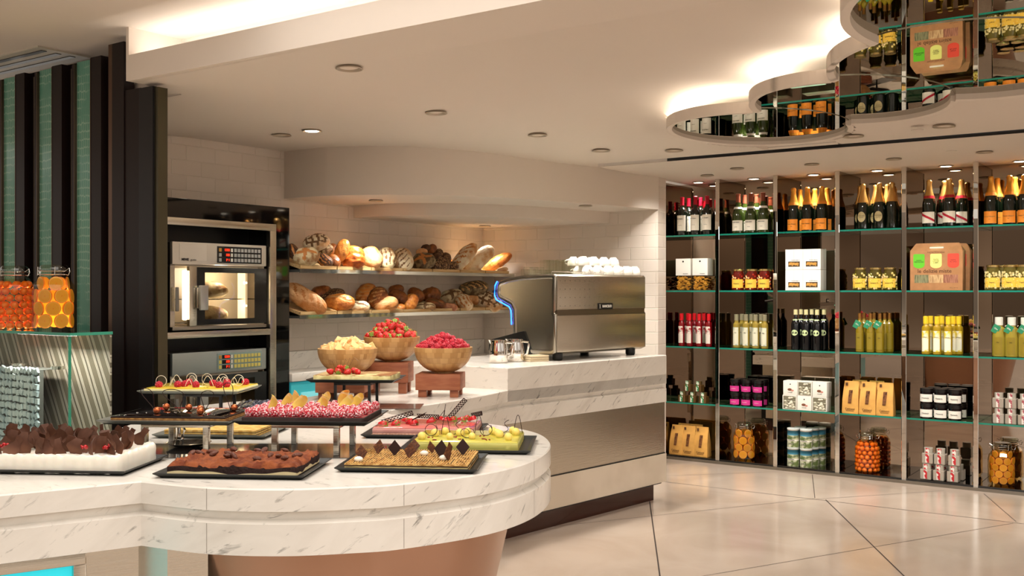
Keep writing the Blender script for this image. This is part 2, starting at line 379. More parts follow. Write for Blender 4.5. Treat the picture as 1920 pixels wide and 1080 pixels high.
# linear slot diffuser in the upper ceiling over the screen
mb2 = MB(); mb2.box(-7.5, -4.62, 2.68, 2.96, 2.462, 2.475, mat('vent_frame', '#b9b3a4', rough=.5))
for k in range(3): mb2.box(-7.5, -4.66, 2.72+.075*k, 2.75+.075*k, 2.459, 2.470, BLACK)
tag(mb2.build('linear_vent', loc=RL(0, 0), rz=RZ), 'long linear ceiling vent with three black slots above the dark screen', 'vent')
# recessed downlights
def make_downlight(lit=False):
    t = thing('downlight', 'x', 'ceiling light')
    b = MB(); b.lathe([(.030, .012), (.047, -.001), (.050, -.004), (.046, -.006), (.041, -.004), (.029, .010)], 28, (0, 0, 0), mat('trim_white', '#a89a88', rough=.35, metal=.3)); b.build('trim_ring', t)
    b = MB(); b.lathe([(.041, -.002), (.034, .007), (.024, .0112)], 28, (0, 0, 0), CHROME, caps=False)
    b.build('reflector', t)
    b = MB(); b.cyl((0, 0, -.0035 if lit else .009), .033 if lit else .026, .002, 20, mat('lit_lens', '#fff4e0', emit='#fff0d8', estr=14) if lit else mat('lamp_lens', '#fff0d8', emit='#ffe2b6', estr=3.0)); b.build('lens', t)
    return t
dl = Placer(make_downlight()); dlit = Placer(make_downlight(True))
def ceil_at(px, py):     # find the ceiling height under a pixel of the lower ceiling
    z = 2.2
    for _ in range(12):
        p = onZ(px, py, z); x, y = -p.dot(V), p.dot(U)
        z = near_h(x, y) if y < 5.97 else ZL
    p = onZ(px, py, z); return p
LIGHTS = [((655, 126), 'nearest the cove edge', 24), ((818, 210), 'in the middle of the ceiling', 26), ((528, 252), 'left of the lit spotlight', 20), ((585, 244), None, 34), ((1008, 252), 'above the bakery bulkhead', 26),
    ((1127, 281), 'between the bakery bulkhead and the mirrored canopy', 22), ((1264, 281), 'just below the left tip of the mirrored canopy', 16), ((1600, 254), 'beside the lower edge of the mirrored canopy', 0), ((1770, 235), 'under the rightmost bays, before the black ceiling slot', 18)]
for i, ((px, py), w, pw) in enumerate(LIGHTS):
    p = ceil_at(px, py)-Vector((0, 0, .003))
    o = (dl if w else dlit)(tuple(p), 0, ('round recessed ceiling downlight '+w) if w else 'round recessed ceiling downlight that is switched on, shining bright above the oven')
    o.scale = (1.15, 1.15, 1.15)
    if pw: lamp('downlight_or_fill_beam', 'SPOT', tuple(p-Vector((0, 0, .02))), pw*(.4 if px < 600 else 2.2), (1, .94, .86), .05, spot=125, blend=.9)
for i, (px, py) in enumerate([(1326, 328), (1382, 315), (1522, 307), (1676, 297), (1846, 284)]):
    p = onZ(px, py, ZL)-Vector((0, 0, .003)); dl(tuple(p), 0, 'round downlight in the strip in front of the shelves, '+nth(i, 5))
for i, (px, py, z, w) in enumerate([(705, 375, 1.90, 'left end of the bakery bulkhead'), (1098, 385, 1.90, 'right end of the bakery bulkhead'), (909, 423, 1.815, 'middle of the small lower bulkhead')]):
    p = onZ(px, py, z)-Vector((0, 0, .003)); dl(tuple(p), 0, 'round downlight under the '+w)
    lamp('downlight_or_fill_beam', 'SPOT', tuple(p-Vector((0, 0, .02))), (60, 60, 20)[i], (1, .94, .86), .05, spot=110, blend=.9)
# sensors / covers on the ceiling
mb = MB(); mb.cyl((0, 0, -.004), .03, .006, 20, PAINT)
s1 = mb.build('ceiling_sensor', loc=tuple(onZ(1720, 244, ZL)+Vector((0, 0, .001)))); tag(s1, 'small round pale ceiling disc above the black slot, right of the canopy', 'sensor')
s2 = s1.copy(); COL.objects.link(s2); s2.location = onZ(1784, 283, ZL)+Vector((0, 0, .001)); tag(s2, 'small round pale ceiling disc below the black slot near the shelf top', 'sensor')
# ---------------------------------------------------------------- dark bronze screen with patterned glass, frame R
TEAL = mat('teal_glass', '#4f8574', rough=.12, spec=.6)
def teal_pattern():
    m = TEAL; nt = m.node_tree; L = nt.links; b = nt.nodes['Principled BSDF']
    tc = nt.nodes.new('ShaderNodeTexCoord'); sp = nt.nodes.new('ShaderNodeSeparateXYZ'); cb = nt.nodes.new('ShaderNodeCombineXYZ')
    vo = nt.nodes.new('ShaderNodeTexVoronoi'); vo.feature = 'DISTANCE_TO_EDGE'; vo.inputs['Scale'].default_value = 1; vo.inputs['Randomness'].default_value = .25
    mp = nt.nodes.new('ShaderNodeMapping'); mp.inputs['Scale'].default_value = (60, 1, 26)
    L.new(tc.outputs['Object'], mp.inputs[0]); L.new(mp.outputs[0], sp.inputs[0]); L.new(sp.outputs[0], cb.inputs[0]); L.new(sp.outputs[2], cb.inputs[1])
    vo.voronoi_dimensions = '2D'; L.new(cb.outputs[0], vo.inputs['Vector'])
    r = nt.nodes.new('ShaderNodeValToRGB'); r.color_ramp.elements[0].position = .06; r.color_ramp.elements[1].position = .13
    r.color_ramp.elements[0].color = lin('#83ad9a'); r.color_ramp.elements[1].color = lin('#568f7d'); L.new(vo.outputs['Distance'], r.inputs[0])
    n = nt.nodes.new('ShaderNodeTexNoise'); n.inputs['Scale'].default_value = 6; L.new(tc.outputs['Object'], n.inputs[0])
    r2 = nt.nodes.new('ShaderNodeValToRGB'); r2.color_ramp.elements[0].position = .36; r2.color_ramp.elements[1].position = .52; L.new(n.outputs[0], r2.inputs[0])
    mx = nt.nodes.new('ShaderNodeMix'); mx.data_type = 'RGBA'; mx.inputs[6].default_value = lin('#568f7d'); L.new(r2.outputs[0], mx.inputs[0]); L.new(r.outputs[0], mx.inputs[7])
    L.new(mx.outputs[2], b.inputs['Base Color'])
teal_pattern()
scr = thing('slatted_screen', 'tall dark bronze slatted screen with narrow panes of patterned teal glass, left of the ovens', 'screen', RL(-4.5, 2.815), RZ)
ox = 4.5
for k, v in enumerate((5.825, 5.50, 5.169, 4.836, 4.511)):
    x = ox-v; zt = 2.40
    b = MB(); b.box(x-.024, x-.004, -.012, .045, 0, zt-.01, BRONZE); b.box(x-.004, x, -.014, .01, 0, zt-.01, BRONZE_E); b.build('fin', scr)
    b = MB(); b.box(x, x+.130, .0, .012, 0, zt, TEAL); b.build('glass_pane', scr)
    b = MB(); b.box(x+.130, x+.215, -.012, .045, 0, zt+.004, BRONZE); b.box(x+.128, x+.132, -.0135, -.01, 0, zt, BRONZE_E); b.build('slat', scr)
    b = MB(); b.box(x+.215, x+.303, .04, .06, 0, zt-.002, BRONZE); b.box(x+.2155, x+.2185, .036, .044, 0, zt-.01, mat('pale_line', '#7d7468', rough=.4)); b.build('slat', scr)
b = MB(); b.box(ox-4.218, ox-4.218+.03, -.025, -.0, 0, 2.44, BRONZE_E); b.box(ox-4.19, ox-4.10, -.025, .03, 0, 2.44, BRONZE); b.build('corner_post', scr)
b = MB(); b.box(ox-4.11, ox-3.98, -.02, .03, 0, 2.215, BRONZE); b.box(ox-3.98, ox-3.88, -.03, .03, 0, 2.21, mat('bronze_grey', '#1c191a', rough=.4, spec=.3)); b.box(ox-3.88, ox-3.855, -.02, .03, 0, 2.205, mat('olive_metal', '#55503f', rough=.3, metal=.8)); b.build('end_panel', scr)
# ================================================================ COUNTERS (world coordinates, metres)
ZT = .785
def cr(p, n=8, closed=False):
    out = []
    for i in range(len(p)-1):
        a, b, c, d = p[max(i-1, 0)], p[i], p[i+1], p[min(i+2, len(p)-1)]
        for s in range(n):
            t = s/n; out.append(tuple(.5*((2*b[q])+(-a[q]+c[q])*t+(2*a[q]-5*b[q]+4*c[q]-d[q])*t*t+(-a[q]+3*b[q]-3*c[q]+d[q])*t**3) for q in (0, 1)))
    return out+[p[-1]]
lobe = cr([(-1.0026, 2.741), (-.80, 2.655), (-.60, 2.632), (-.42, 2.662), (-.2886, 2.7075), (-.07, 2.865), (.065, 3.08), (.128, 3.36), (.105, 3.62), (.016, 3.80), (-.15, 3.98), (-.36, 4.13)])
ledge = cr([(-.554, 4.33), (-.42, 4.53), (-.24, 4.80), (-.022, 5.24)], 5)
fronts = [(-2.6, 1.73)]+lobe+[(-.50, 4.22)]+ledge+[(.96, 6.30)]
back = [(.83, 6.40), (.32, 6.72), (-.12, 6.30), (-.45, 5.95), (-.72, 5.55), (-.88, 5.15), (-1.03, 4.82), (-1.30, 4.70), (-1.47, 4.42), (-1.47, 3.62), (-1.62, 3.42), (-2.6, 2.95)]
poly = fronts+back
def inset(P, d):
    n = len(P); out = []
    A = sum(P[i][0]*P[(i+1) % n][1]-P[(i+1) % n][0]*P[i][1] for i in range(n)); sg = 1 if A > 0 else -1
    for i in range(n):
        a, b, c = Vector(P[i-1]), Vector(P[i]), Vector(P[(i+1) % n])
        d1 = (b-a).normalized(); d2 = (c-b).normalized(); n1 = Vector((-d1.y, d1.x))*sg; n2 = Vector((-d2.y, d2.x))*sg
        k = (n1+n2); k = k/max(.35, k.length_squared/2) if k.length > .01 else n1
        out.append(tuple(b+k*d))
    return out
counter = thing('marble_counter', 'curved white marble serving counter with stepped edge carrying the cakes', 'counter', (0, 0, 0))
def ring(P, z): return [(x, y, z) for x, y in P]
i3 = inset(poly, .003); i22 = inset(poly, .022)
mb = MB(); mb.loft([ring(i22, ZT-.088), ring(inset(poly, .012), ZT-.060), ring(poly, ZT-.0598), ring(poly, ZT-.004), ring(i3, ZT)], MARBLE)
mb.build('worktop', counter, smooth=30)
i20 = inset(poly, .018)
mb = MB(); mb.loft([ring(poly, .61), ring(poly, .692), ring(i20, .700)], MARBLE); mb.build('lower_slab', counter, smooth=30)
# seams between the marble slabs
mb = MB()
sm = mat('marble_seam', '#9c948a', rough=.4)
def seam(x, y, nx, ny):
    for z0, z1 in ((.612, .691), (.726, .782)):
        a = Vector((nx, ny, 0)).normalized(); t = Vector((-a.y, a.x, 0))*.0007; c = Vector((x, y, 0))
        o = a*.0006
        mb.add([tuple(c-t+o+Vector((0, 0, z0))), tuple(c+t+o+Vector((0, 0, z0))), tuple(c+t+o+Vector((0, 0, z1))), tuple(c-t+o+Vector((0, 0, z1)))], [(0, 1, 2, 3)], sm)
seam(-.80, 2.655, -.2, -1); seam(-.2886, 2.7075, .35, -1); seam(.0676, 3.087, .95, -.35)
mb.build('slab_seam', counter, smooth=0)
# drum below the round lobe, tapering to the floor
drum_m = mat('copper_tinted_steel', '#b9937c', rough=.25, metal=.8, bump=.03, bscale=4, vmap=(1, 1, .2))
lp = [p for p in lobe if p[0] > -1.0]
dtop = inset(lp+[(-.75, 4.2), (-1.05, 3.6)], .12); dbot = inset(lp+[(-.75, 4.2), (-1.05, 3.6)], .26)
mb = MB(); mb.loft([ring(dbot, 0), ring(dtop, .612)], drum_m); mb.build('drum_base', counter, smooth=50)
# steel panel and the cyan-lit chilled cabinet under the left wing
d = Vector((-1.5974, -1.011, 0)).normalized(); nrm = Vector((d.y, -d.x, 0))
if nrm.y > 0: nrm = -nrm
base = Vector((-1.0026, 2.741, 0))-nrm*.035
def wing(a, z): return tuple(base+d*a+Vector((0, 0, z)))
mb = MB(); g = 0
mb.add([wing(-.02, 0), wing(.135, 0), wing(.135, .612), wing(-.02, .612)], [(0, 1, 2, 3)], STEEL)
q0, q1, q2 = 0, Vector((-.93, 2.735, 0)), Vector((-.84, 2.80, 0))
for A_, B_ in ((base-d*.0, q1), (q1, q2)):
    mb.add([(A_.x, A_.y, 0), (B_.x, B_.y, 0), (B_.x, B_.y, .612), (A_.x, A_.y, .612)], [(0, 1, 2, 3)], STEEL)
mb.build('side_panel', counter, smooth=0)
gl = mat('cyan_lit_glass', '#2fb8c0', rough=.2, emit='#17b7c4', estr=.9)
wang = math.atan2(d.y, d.x)
fr = thing('chilled_cabinet', 'steel framed cabinet with cyan lit glass under the left wing of the counter', 'cabinet', tuple(base+d*.135), wang+PI)
mb = MB(); mb.box(-1.2, 0, -.012, .03, .575, .607, STEEL); mb.box(-.032, 0, -.012, .03, 0, .575, STEEL); mb.box(-1.2, 0, -.012, .03, 0, .1, STEEL); mb.build('frame', fr, bevel=.003)
mb = MB(); mb.box(-1.2, -.032, .012, .018, .1, .575, gl); mb.build('glass_front', fr)
# coffee counter block on the right: raised top, steel front, stone base and dark plinth
C0 = Vector((.96, 6.30, 0)); cd = Vector((.673, .739, 0)); cn = Vector((.739, -.673, 0))
A0 = Vector((-.022, 5.24, 0)); 
topb = [(A0.x, A0.y), (.96, 6.30), (.83, 6.40), (.32, 6.72), (-.12, 6.30), (-.45, 5.95), (-.66, 5.60), (-.70, 5.32), (-.44, 5.44), (-.235, 5.39)]
mb = MB(); mb.loft([ring(topb, ZT-.062), ring(topb, .896), ring(inset(topb, .003), .90)], MARBLE); mb.build('raised_top', counter, smooth=25)
PL = mat('plinth_dark', '#3a1a10', rough=.1, spec=.6)
def body(off, z0, z1, m, name, xl=-.55, r=.0):
    a = A0-cd*.62-cn*off; b = C0-cn*off-cd*r
    P = [(a.x, a.y), (b.x, b.y), (b.x-.55+r, b.y+.36), (a.x-.5, a.y+.6)]
    mb = MB(); mb.prism(P, z0, z1, m); return mb.build(name, counter, smooth=0)
BASEST = mat('base_stone', '#d8cbb8', rough=.25, col2='#cabca8', vscale=3)
body(.012, .295, .612, STEEL, 'steel_front', r=.002); body(0, .115, .290, BASEST, 'stone_base'); body(.006, .288, .2955, BLACK, 'shadow_line', r=.004)
body(.055, 0, .117, PL, 'plinth', r=.06)
body(.03, .1, .61, BLACK, 'core', r=.01)
# induction plates let into the marble
def plate(x0, x1, y0, y1, lab):
    p = thing('hot_plate', lab, 'hot plate', ((x0+x1)/2, (y0+y1)/2, ZT)); w, h = (x1-x0)/2, (y1-y0)/2
    b = MB(); b.box(-w, w, -h, h, .0004, .0022, mat('grey_glass_plate', '#4b4642', rough=.08, spec=.6)); b.build('glass_plate', p)
plate(-1.30, -.40, 3.11, 3.40, 'long dark glass warming plate let into the marble under the two silver cake stands')
plate(-1.0, -.40, 4.40, 4.60, 'dark glass warming plate let into the marble in front of the wooden bowls')
# ---------------------------------------------------------------- back counter along the bread wall, frame L
bc = thing('back_counter', 'marble topped back counter with cyan lit steel fridge doors below the bread shelves', 'counter', LL(4.376, 4.70), LZ)
mb = MB(); mb.box(0, 2.38, -.0, .29, .735, .785, MARBLE); mb.build('worktop', bc, bevel=.003)
mb = MB(); mb.box(0, 2.38, .275, 0.295, .785, .90, MARBLE); mb.build('splashback', bc)
mb = MB(); mb.box(.0, 2.38, .06, .285, 0, .735, mat('pale_steel', '#a9b3b0', rough=.3, metal=.8)); mb.build('body', bc)
tl = mat('teal_lit_steel', '#4fb9c0', rough=.25, metal=.2, emit='#1f9aa6', estr=.35)
for k in range(4):
    x = .02+k*.585
    mb = MB(); mb.box(x, x+.57, .03, .059, .10, .725, tl); o = mb.build('door', bc, bevel=.004)
    mb = MB(); mb.box(x+.08, x+.49, .02, .0305, 0.30, .66, mat('fridge_window', '#8fd3d6', rough=.1, emit='#5fc4cc', estr=.5)); w = mb.build('window', o)
# ================================================================ MIRRORED SHELVING (frame R)
X0, BW, YF, YB = -3.547, .449, 7.136, 7.40
SZ = [.034, .442, .872, 1.302, 1.727]       # standing heights of the five levels
EDGE = mat('glass_edge', '#1d7a66', rough=.08, spec=.8, emit='#127a63', estr=.12)
SHG = clear('shelf_glass', '#bfe0d4', .15)
unit = thing('display_shelving', 'tall mirrored wall shelving with chrome posts and green edged glass shelves', 'shelves', RL(X0, YF), RZ)
for k in range(8):
    x = k*BW
    b = MB(); b.box(x, x+.032, 0, .012, 0, ZL-.001, MIRROR, ch=.003); b.build('post', unit, smooth=0)
    b = MB(); b.box(x+.004, x+.028, .012, YB-YF, 0, ZL-.001, TINTM); b.build('side_mirror', unit, smooth=0)
    if k < 7:
        b = MB(); b.box(x+.028, x+BW+.004, YB-YF, YB-YF+.01, 0, ZL-.001, TINTM); b.build('back_mirror', unit, smooth=0)
        for i, z in enumerate(SZ[1:]):
            b = MB(); b.box(x+.031, x+BW, .016, YB-YF-.001, z-.012, z-.0005, SHG); b.box(x+.031, x+BW, .0145, .0165, z-.012, z-.0005, EDGE); b.build('glass_shelf', unit, smooth=0)
        b = MB(); b.box(x+.03, x+BW+.002, .002, YB-YF, 0, .033, BLKGL); b.build('base_panel', unit, smooth=0)
b = MB(); b.box(0, 7*BW+.03, -.018, -.001, 0, .022, mat('base_strip', '#8a8378', rough=.2, metal=.8)); b.build('base_strip', unit, smooth=0)
for k in range(7):
    p = RL(X0+k*BW+.26, 7.25, ZL-.003)
    o = dlit(tuple(p), 0, 'lit round downlight in the top of the shelving, '+(nth(k, 7) if k < 6 else 'past the right edge of the photo'))
    lamp('shelf_light', 'SPOT', tuple(p-Vector((0, 0, .02))), 20, (1, .95, .88), .03, spot=120, blend=.9)

for k in range(5):
    lamp('downlight_or_fill_beam', 'SPOT', RL(X0+.4+k*.62, 6.30, ZL-.03), 44, (1, .95, .88), .05, rot=(math.radians(32), 0, RZ), spot=100, blend=.9)  # wash spots added to brighten the shelf bays, apart from the modelled downlights
def sx(px, y=7.2): return onU(px, 600, y)[0]
# ---------------------------------------------------------------- bottles
def band(b, r, z0, z1, a0=-65, a1=65, m=None, n=10, r2=None):
    A = [math.radians(-90+a0+(a1-a0)*i/n) for i in range(n+1)]; r2 = r2 or r
    vs = [(r*math.cos(a), r*math.sin(a), z0) for a in A]+[(r2*math.cos(a), r2*math.sin(a), z1) for a in A]
    b.add(vs, [(i, i+1, n+2+i, n+1+i) for i in range(n)], m)
def make_bottle(name, cat, H, R, glass, foil, foil_h, prof, label, cap=None, neck_label=None, txt=None, lz=(.2, .5), la=62, tcol=None, tsize=.02, collar=None, txt2=None, txz=None):
    t = thing(name, 'x', cat)
    b = MB(); b.lathe([(R*.8, 0), (R, .006)]+[(R*r, H*z) for r, z in prof], 18, (0, 0, 0), glass); b.build('glass_bottle', t)
    rn = prof[-1][0]*R
    if foil:
        zz = H-foil_h; b = MB(); pr = [(R*r+.0012, H*z) for r, z in prof if H*z > zz+.004]
        def rat(z):
            for i in range(len(prof)-1):
                if prof[i][1]*H <= z <= prof[i+1][1]*H:
                    f = (z-prof[i][1]*H)/max(1e-6, (prof[i+1][1]-prof[i][1])*H); return R*(prof[i][0]+f*(prof[i+1][0]-prof[i][0]))
            return rn
        b.lathe([(rat(zz)+.0012, zz)]+pr+[(rn+.0015, H+.001), (rn*.8, H+.003)], 18, (0, 0, 0), foil); b.build('foil' if not cap else 'cap', t)
    if collar:
        b = MB(); zz = collar[1]*H; band(b, rat(zz)+.002, zz, zz+collar[2], -180, 180, collar[0], 16, rat(zz+collar[2])+.002); b.build('neck_band', t)
    if label:
        b = MB(); band(b, R+.0008, H*lz[0], H*lz[1], -la, la, label); lo = b.build('paper_label', t)
        if txt: words(txt, tsize, tcol or BLACK, lo, 'lettering', (0, -R-.0014, H*(txz or (lz[0]*.35+lz[1]*.65))))
        if txt2: words(txt2, tsize*.55, tcol or BLACK, lo, 'lettering', (0, -R-.0014, H*(lz[0]*.65+lz[1]*.35)))
    return t
DG = mat('dark_bottle_glass', '#0a1209', rough=.05, spec=.7, coat=.3); GG = mat('green_bottle_glass', '#2d3a12', rough=.05, spec=.7, coat=.3)
CREAM = mat('cream_paper', '#e9e2d0', rough=.7); INK = mat('ink', '#2a2622', rough=.8); WHITE = mat('white_paper', '#eeeae0', rough=.6)
ORANGE = mat('orange_paper', '#f0922a', rough=.6); GOLD = mat('gold_foil', '#cfa05a', rough=.3, metal=.85, bump=.1, bscale=90); ORGOLD = mat('orange_gold_foil', '#dd9a3c', rough=.3, metal=.7, bump=.1, bscale=90)
REDF = mat('red_foil', '#b3122a', rough=.35, metal=.2); RUST = mat('rust_foil', '#8c4a34', rough=.35, metal=.3)
P_BORD = [(1, .62), (.9, .67), (.55, .715), (.38, .76), (.36, .97), (.41, .975), (.41, 1)]
P_BURG = [(1, .45), (.93, .53), (.7, .64), (.48, .74), (.38, .82), (.36, .97), (.41, .975), (.41, 1)]
P_CHAM = [(1, .48), (.95, .54), (.78, .64), (.56, .74), (.42, .84), (.36, .92), (.40, .93), (.42, .98), (.30, 1)]
wine = Placer(make_bottle('wine_bottle', 'bottle', .295, .038, DG, REDF, .062, P_BORD, CREAM, lz=(.12, .52), la=70, txt='St. Estèphe', tsize=.011, txt2='Grand Cru', txz=.43))
burg = Placer(make_bottle('wine_bottle', 'bottle', .295, .042, GG, RUST, .062, P_BURG, CREAM, lz=(.07, .33), la=70, txt='SANCERRE', tsize=.011, txt2='Domaine', collar=(WHITE, .62, .016), txz=.28))
veuve = Placer(make_bottle('champagne_bottle', 'bottle', .315, .042, DG, ORGOLD, .125, P_CHAM, ORANGE, lz=(.03, .28), la=62, txt='Veuve Clicquot', tsize=.0105, txt2='Brut', collar=(ORANGE, .605, .02), txz=.17))
def plain_champ(oval=True):
    t = make_bottle('champagne_bottle', 'bottle', .315, .042, DG, GOLD, .13, P_CHAM, None)
    b = MB(); n = 20
    if oval:
        vs = []; rr = .0452
        for q in (1.0,):
            for i in range(n):
                a = 2*PI*i/n; ang = .62*math.cos(a); vs.append((rr*math.sin(ang), -rr*math.cos(ang), .085+.036*math.sin(a)))
        vs.append((0, -rr-.0003, .085)); b.add(vs, [(i, (i+1) % n, n) for i in range(n)], mat('oval_label', '#b9a878', rough=.5))
        lo = b.build('oval_label', t, smooth=0); words('Perrier-Jouët', .0085, INK, lo, 'lettering', (0, -.0462, .092)); words('Grand Brut', .006, INK, lo, 'lettering', (0, -.0462, .080))
    return t
pj = Placer(plain_champ())
def mumm():
    t = make_bottle('champagne_bottle', 'bottle', .315, .042, DG, GOLD, .125, P_CHAM, CREAM, lz=(.08, .32), la=66, collar=(REDF, .61, .018))
    b = MB(); n = 10; rr = .0455
    for s in range(n):
        a0 = math.radians(-62+124*s/n); a1 = math.radians(-62+124*(s+1)/n); h0 = .094-.05*s/n; h1 = .094-.05*(s+1)/n
        b.quad((rr*math.sin(a0), -rr*math.cos(a0), h0-.012), (rr*math.sin(a1), -rr*math.cos(a1), h1-.012), (rr*math.sin(a1), -rr*math.cos(a1), h1+.004), (rr*math.sin(a0), -rr*math.cos(a0), h0+.004), REDF)
    b.build('red_ribbon', t); return t
mm = Placer(mumm())
def row(pl, pxs, z, y, fmt, grp=None, jit=.06, dpx=0):
    n = len(pxs)
    for i, px in enumerate(pxs):
        pl(tuple(RL(sx(px+dpx, y), y, z)), RZ+random.uniform(-jit, jit), fmt.replace('#', nth(i, n)), grp)
row(wine, (1279, 1304, 1326), SZ[4], 7.20, 'red capped dark wine bottle, left bay, front row, #', 'red capped wine bottles')
row(wine, (1291, 1314), SZ[4], 7.31, 'red capped dark wine bottle, left bay, back row, #', 'red capped wine bottles')
row(burg, (1384, 1408, 1431), SZ[4], 7.20, 'rust capped green wine bottle, second bay, front row, #', 'rust capped wine bottles')
row(burg, (1396, 1419), SZ[4], 7.31, 'rust capped green wine bottle, second bay, back row, #', 'rust capped wine bottles')
row(veuve, (1488, 1514, 1541), SZ[4], 7.20, 'champagne bottle with orange label, third bay, front row, #', 'orange label champagne bottles')
row(veuve, (1500, 1528, 1551), SZ[4], 7.32, 'orange necked champagne bottle, third bay, back row, #', 'orange label champagne bottles')
row(pj, (1618, 1649), SZ[4], 7.20, 'champagne bottle with oval label, fourth bay, front row, #', 'oval label champagne bottles')
row(pj, (1613, 1642, 1664), SZ[4], 7.32, 'gold necked champagne bottle, fourth bay, back row, #', 'oval label champagne bottles')
plainc = pj((0, 0, 0), 0, 'x', 'oval label champagne bottles'); plainc.location = RL(sx(1672), 7.21, SZ[4]); plainc.rotation_euler = (0, 0, RZ+2.4); plainc['label'] = 'gold necked champagne bottle with hidden label, right end of fourth bay'
row(mm, (1742, 1780), SZ[4], 7.20, 'champagne bottle with red ribbon label, fifth bay, front row, #', 'red ribbon champagne bottles')
row(mm, (1771, 1803), SZ[4], 7.30, 'champagne bottle with red ribbon label, fifth bay, back row, #', 'red ribbon champagne bottles')
row(veuve, (1858, 1893, 1921), SZ[4], 7.20, 'champagne bottle with orange label, rightmost bay, front row, #', 'orange label champagne bottles')
row(veuve, (1870, 1903), SZ[4], 7.32, 'orange necked champagne bottle, rightmost bay, back row, #', 'orange label champagne bottles')

# ---------------------------------------------------------------- second level from the top
TW = clear('window_film', '#f5f2e8', .1)
PASTA = mat('dry_pasta', '#d9a441', rough=.6, col2='#b97f28', vscale=30)
def pasta_box():
    t = thing('pasta_box', 'x', 'box'); w, d, h = .062, .05, .245
    b = MB(); b.box(-w, w, -d, d, .115, h, WHITE); b.build('card_sleeve', t, bevel=.001)
    b = MB(); b.box(-w, w, -d, d, 0, .1145, TW); b.build('clear_tray', t, smooth=0)
    b = MB(); r = random.Random(3)
    for i in range(110):
        x, y, z = r.uniform(-w*.8, w*.8), r.choice([-d*.82, -d*.82, -d*.6, d*.4]), r.uniform(.01, .105); a = r.uniform(0, PI); l = .014
        b.tube([(x-l*math.cos(a), y, z-l*math.sin(a)*.6), (x+l*math.cos(a), y+r.uniform(-.006, .006), z+l*math.sin(a)*.6)], .0042, 5, PASTA)
    for v in b.v: v.x = max(-w+.001, min(w-.001, v.x)); v.y = max(-d+.001, min(d-.001, v.y)); v.z = max(.001, min(.113, v.z))
    o = b.build('pasta', t); tag(o, kind='stuff')
    words('Rustichella', .009, INK, t, 'lettering', (.02, -d-.0008, .128)); b = MB(); b.cyl((0, 0, 0), .007, .0006, 14, INK)
    e = b.build('emblem', t); e.location = (0, -d-.0002, .222); e.rotation_euler = (PI/2, 0, 0)
    return t
pbx = Placer(pasta_box())
for px, y, l in ((1286, 7.215, 'white topped box of pasta with a clear window on the left bay shelf, left one'), (1317.5, 7.215, 'white topped box of pasta with a clear window on the left bay shelf, right one')):
    pbx(tuple(RL(sx(px, y), y, SZ[3])), RZ, l, 'windowed pasta boxes')
def picture_box():
    t = thing('pasta_box', 'x', 'box'); w, d, h = .064, .064, .147
    b = MB(); b.box(-w, w, -d, d, 0, h, WHITE); b.build('carton', t, bevel=.0012)
    b = MB(); b.box(-w*.66, w*.66, -d-.0012, -d, .022, .060, mat('picture_dark', '#4a3520', rough=.6)); p = b.build('picture', t, smooth=0)
    b = MB(); r = random.Random(5)
    for i in range(9): b.tube([(-.036+.008*i, -d-.0025, .028+r.uniform(0, .008)), (-.03+.008*i, -d-.0025, .048+r.uniform(0, .006))], .0042, 6, mat('printed_pasta', '#cf9c4a', rough=.6))
    b.build('printed_pasta', p)
    words('RUSTICHELLA', .0095, INK, t, 'lettering', (0.012, -d-.0008, .068))
    b = MB(); b.box(-.0006, .0006, -d-.0006, -d, .06, h-.001, mat('fold', '#bdb6a6')); b.build('fold_line', t, smooth=0)
    return t
qbx = Placer(picture_box())
for j in range(2):
    for i, px in enumerate((1494, 1527)):
        qbx(tuple(RL(sx(px, 7.22), 7.225, SZ[3]+.1485*j)), RZ, 'white carton printed with a small pasta picture, %s stack, %s' % (('left', 'right')[i], ('lower one', 'upper one')[j]), 'white pasta cartons')
def small_jar(name, H, R, fill, lidm, labm, txt=None, lid_h=.014, lz=(.1, .5), la=60, neck=.82, bits=None, cat='jar', tsz=.011, nn=18, lid_r=None, tc=None):
    t = thing(name, 'x', cat); b = MB()
    b.lathe([(R*.9, 0), (R, .006), (R, H*.74), (R*neck, H*.86), (R*neck, H-lid_h)], nn, (0, 0, 0), fill); b.build('filled_jar', t)
    b = MB(); lr = lid_r or R*neck*1.08; b.lathe([(lr, H-lid_h), (lr, H-.002), (lr*.95, H)], nn, (0, 0, 0), lidm); b.build('lid', t)
    if bits:
        b = MB(); r = random.Random(H*1000)
        for i in range(bits[1]):
            a = math.radians(-90+r.uniform(-95, 95)); z = r.uniform(H*.06, H*.74); s = bits[2]
            b.sph(((R-.35*s)*math.cos(a), (R-.35*s)*math.sin(a), z), s, 7, 5, bits[0][i % len(bits[0])])
        tag(b.build('contents', t), kind='stuff')
    if labm:
        b = MB(); band(b, R+.0012, H*lz[0], H*lz[1], -la, la, labm); lo = b.build('paper_label', t)
        if bits: lo.scale = (1.07, 1.07, 1)
        if txt: words(txt, tsz, tc or INK, lo, 'lettering', (0, -R-.0018, H*(lz[0]+lz[1])/2))
    return t
YLAB = mat('yellow_label', '#e3b740', rough=.6); GOLDLID = mat('gold_lid', '#cdb070', rough=.25, metal=.9)
jr = Placer(small_jar('antipasti_jar', .158, .045, mat('red_preserve', '#5a1208', rough=.15), GOLDLID, YLAB, 'Antipasti', bits=([mat('red_bit', '#a51f12', rough=.15), mat('orange_bit', '#d06a1e', rough=.2), mat('cream_bit', '#e0c48a', rough=.3)], 46, .0075), lz=(.12, .52)))
row(jr, (1385, 1410, 1434), SZ[3], 7.205, 'jar of red antipasti with yellow label, second bay, #', 'jars of red antipasti')
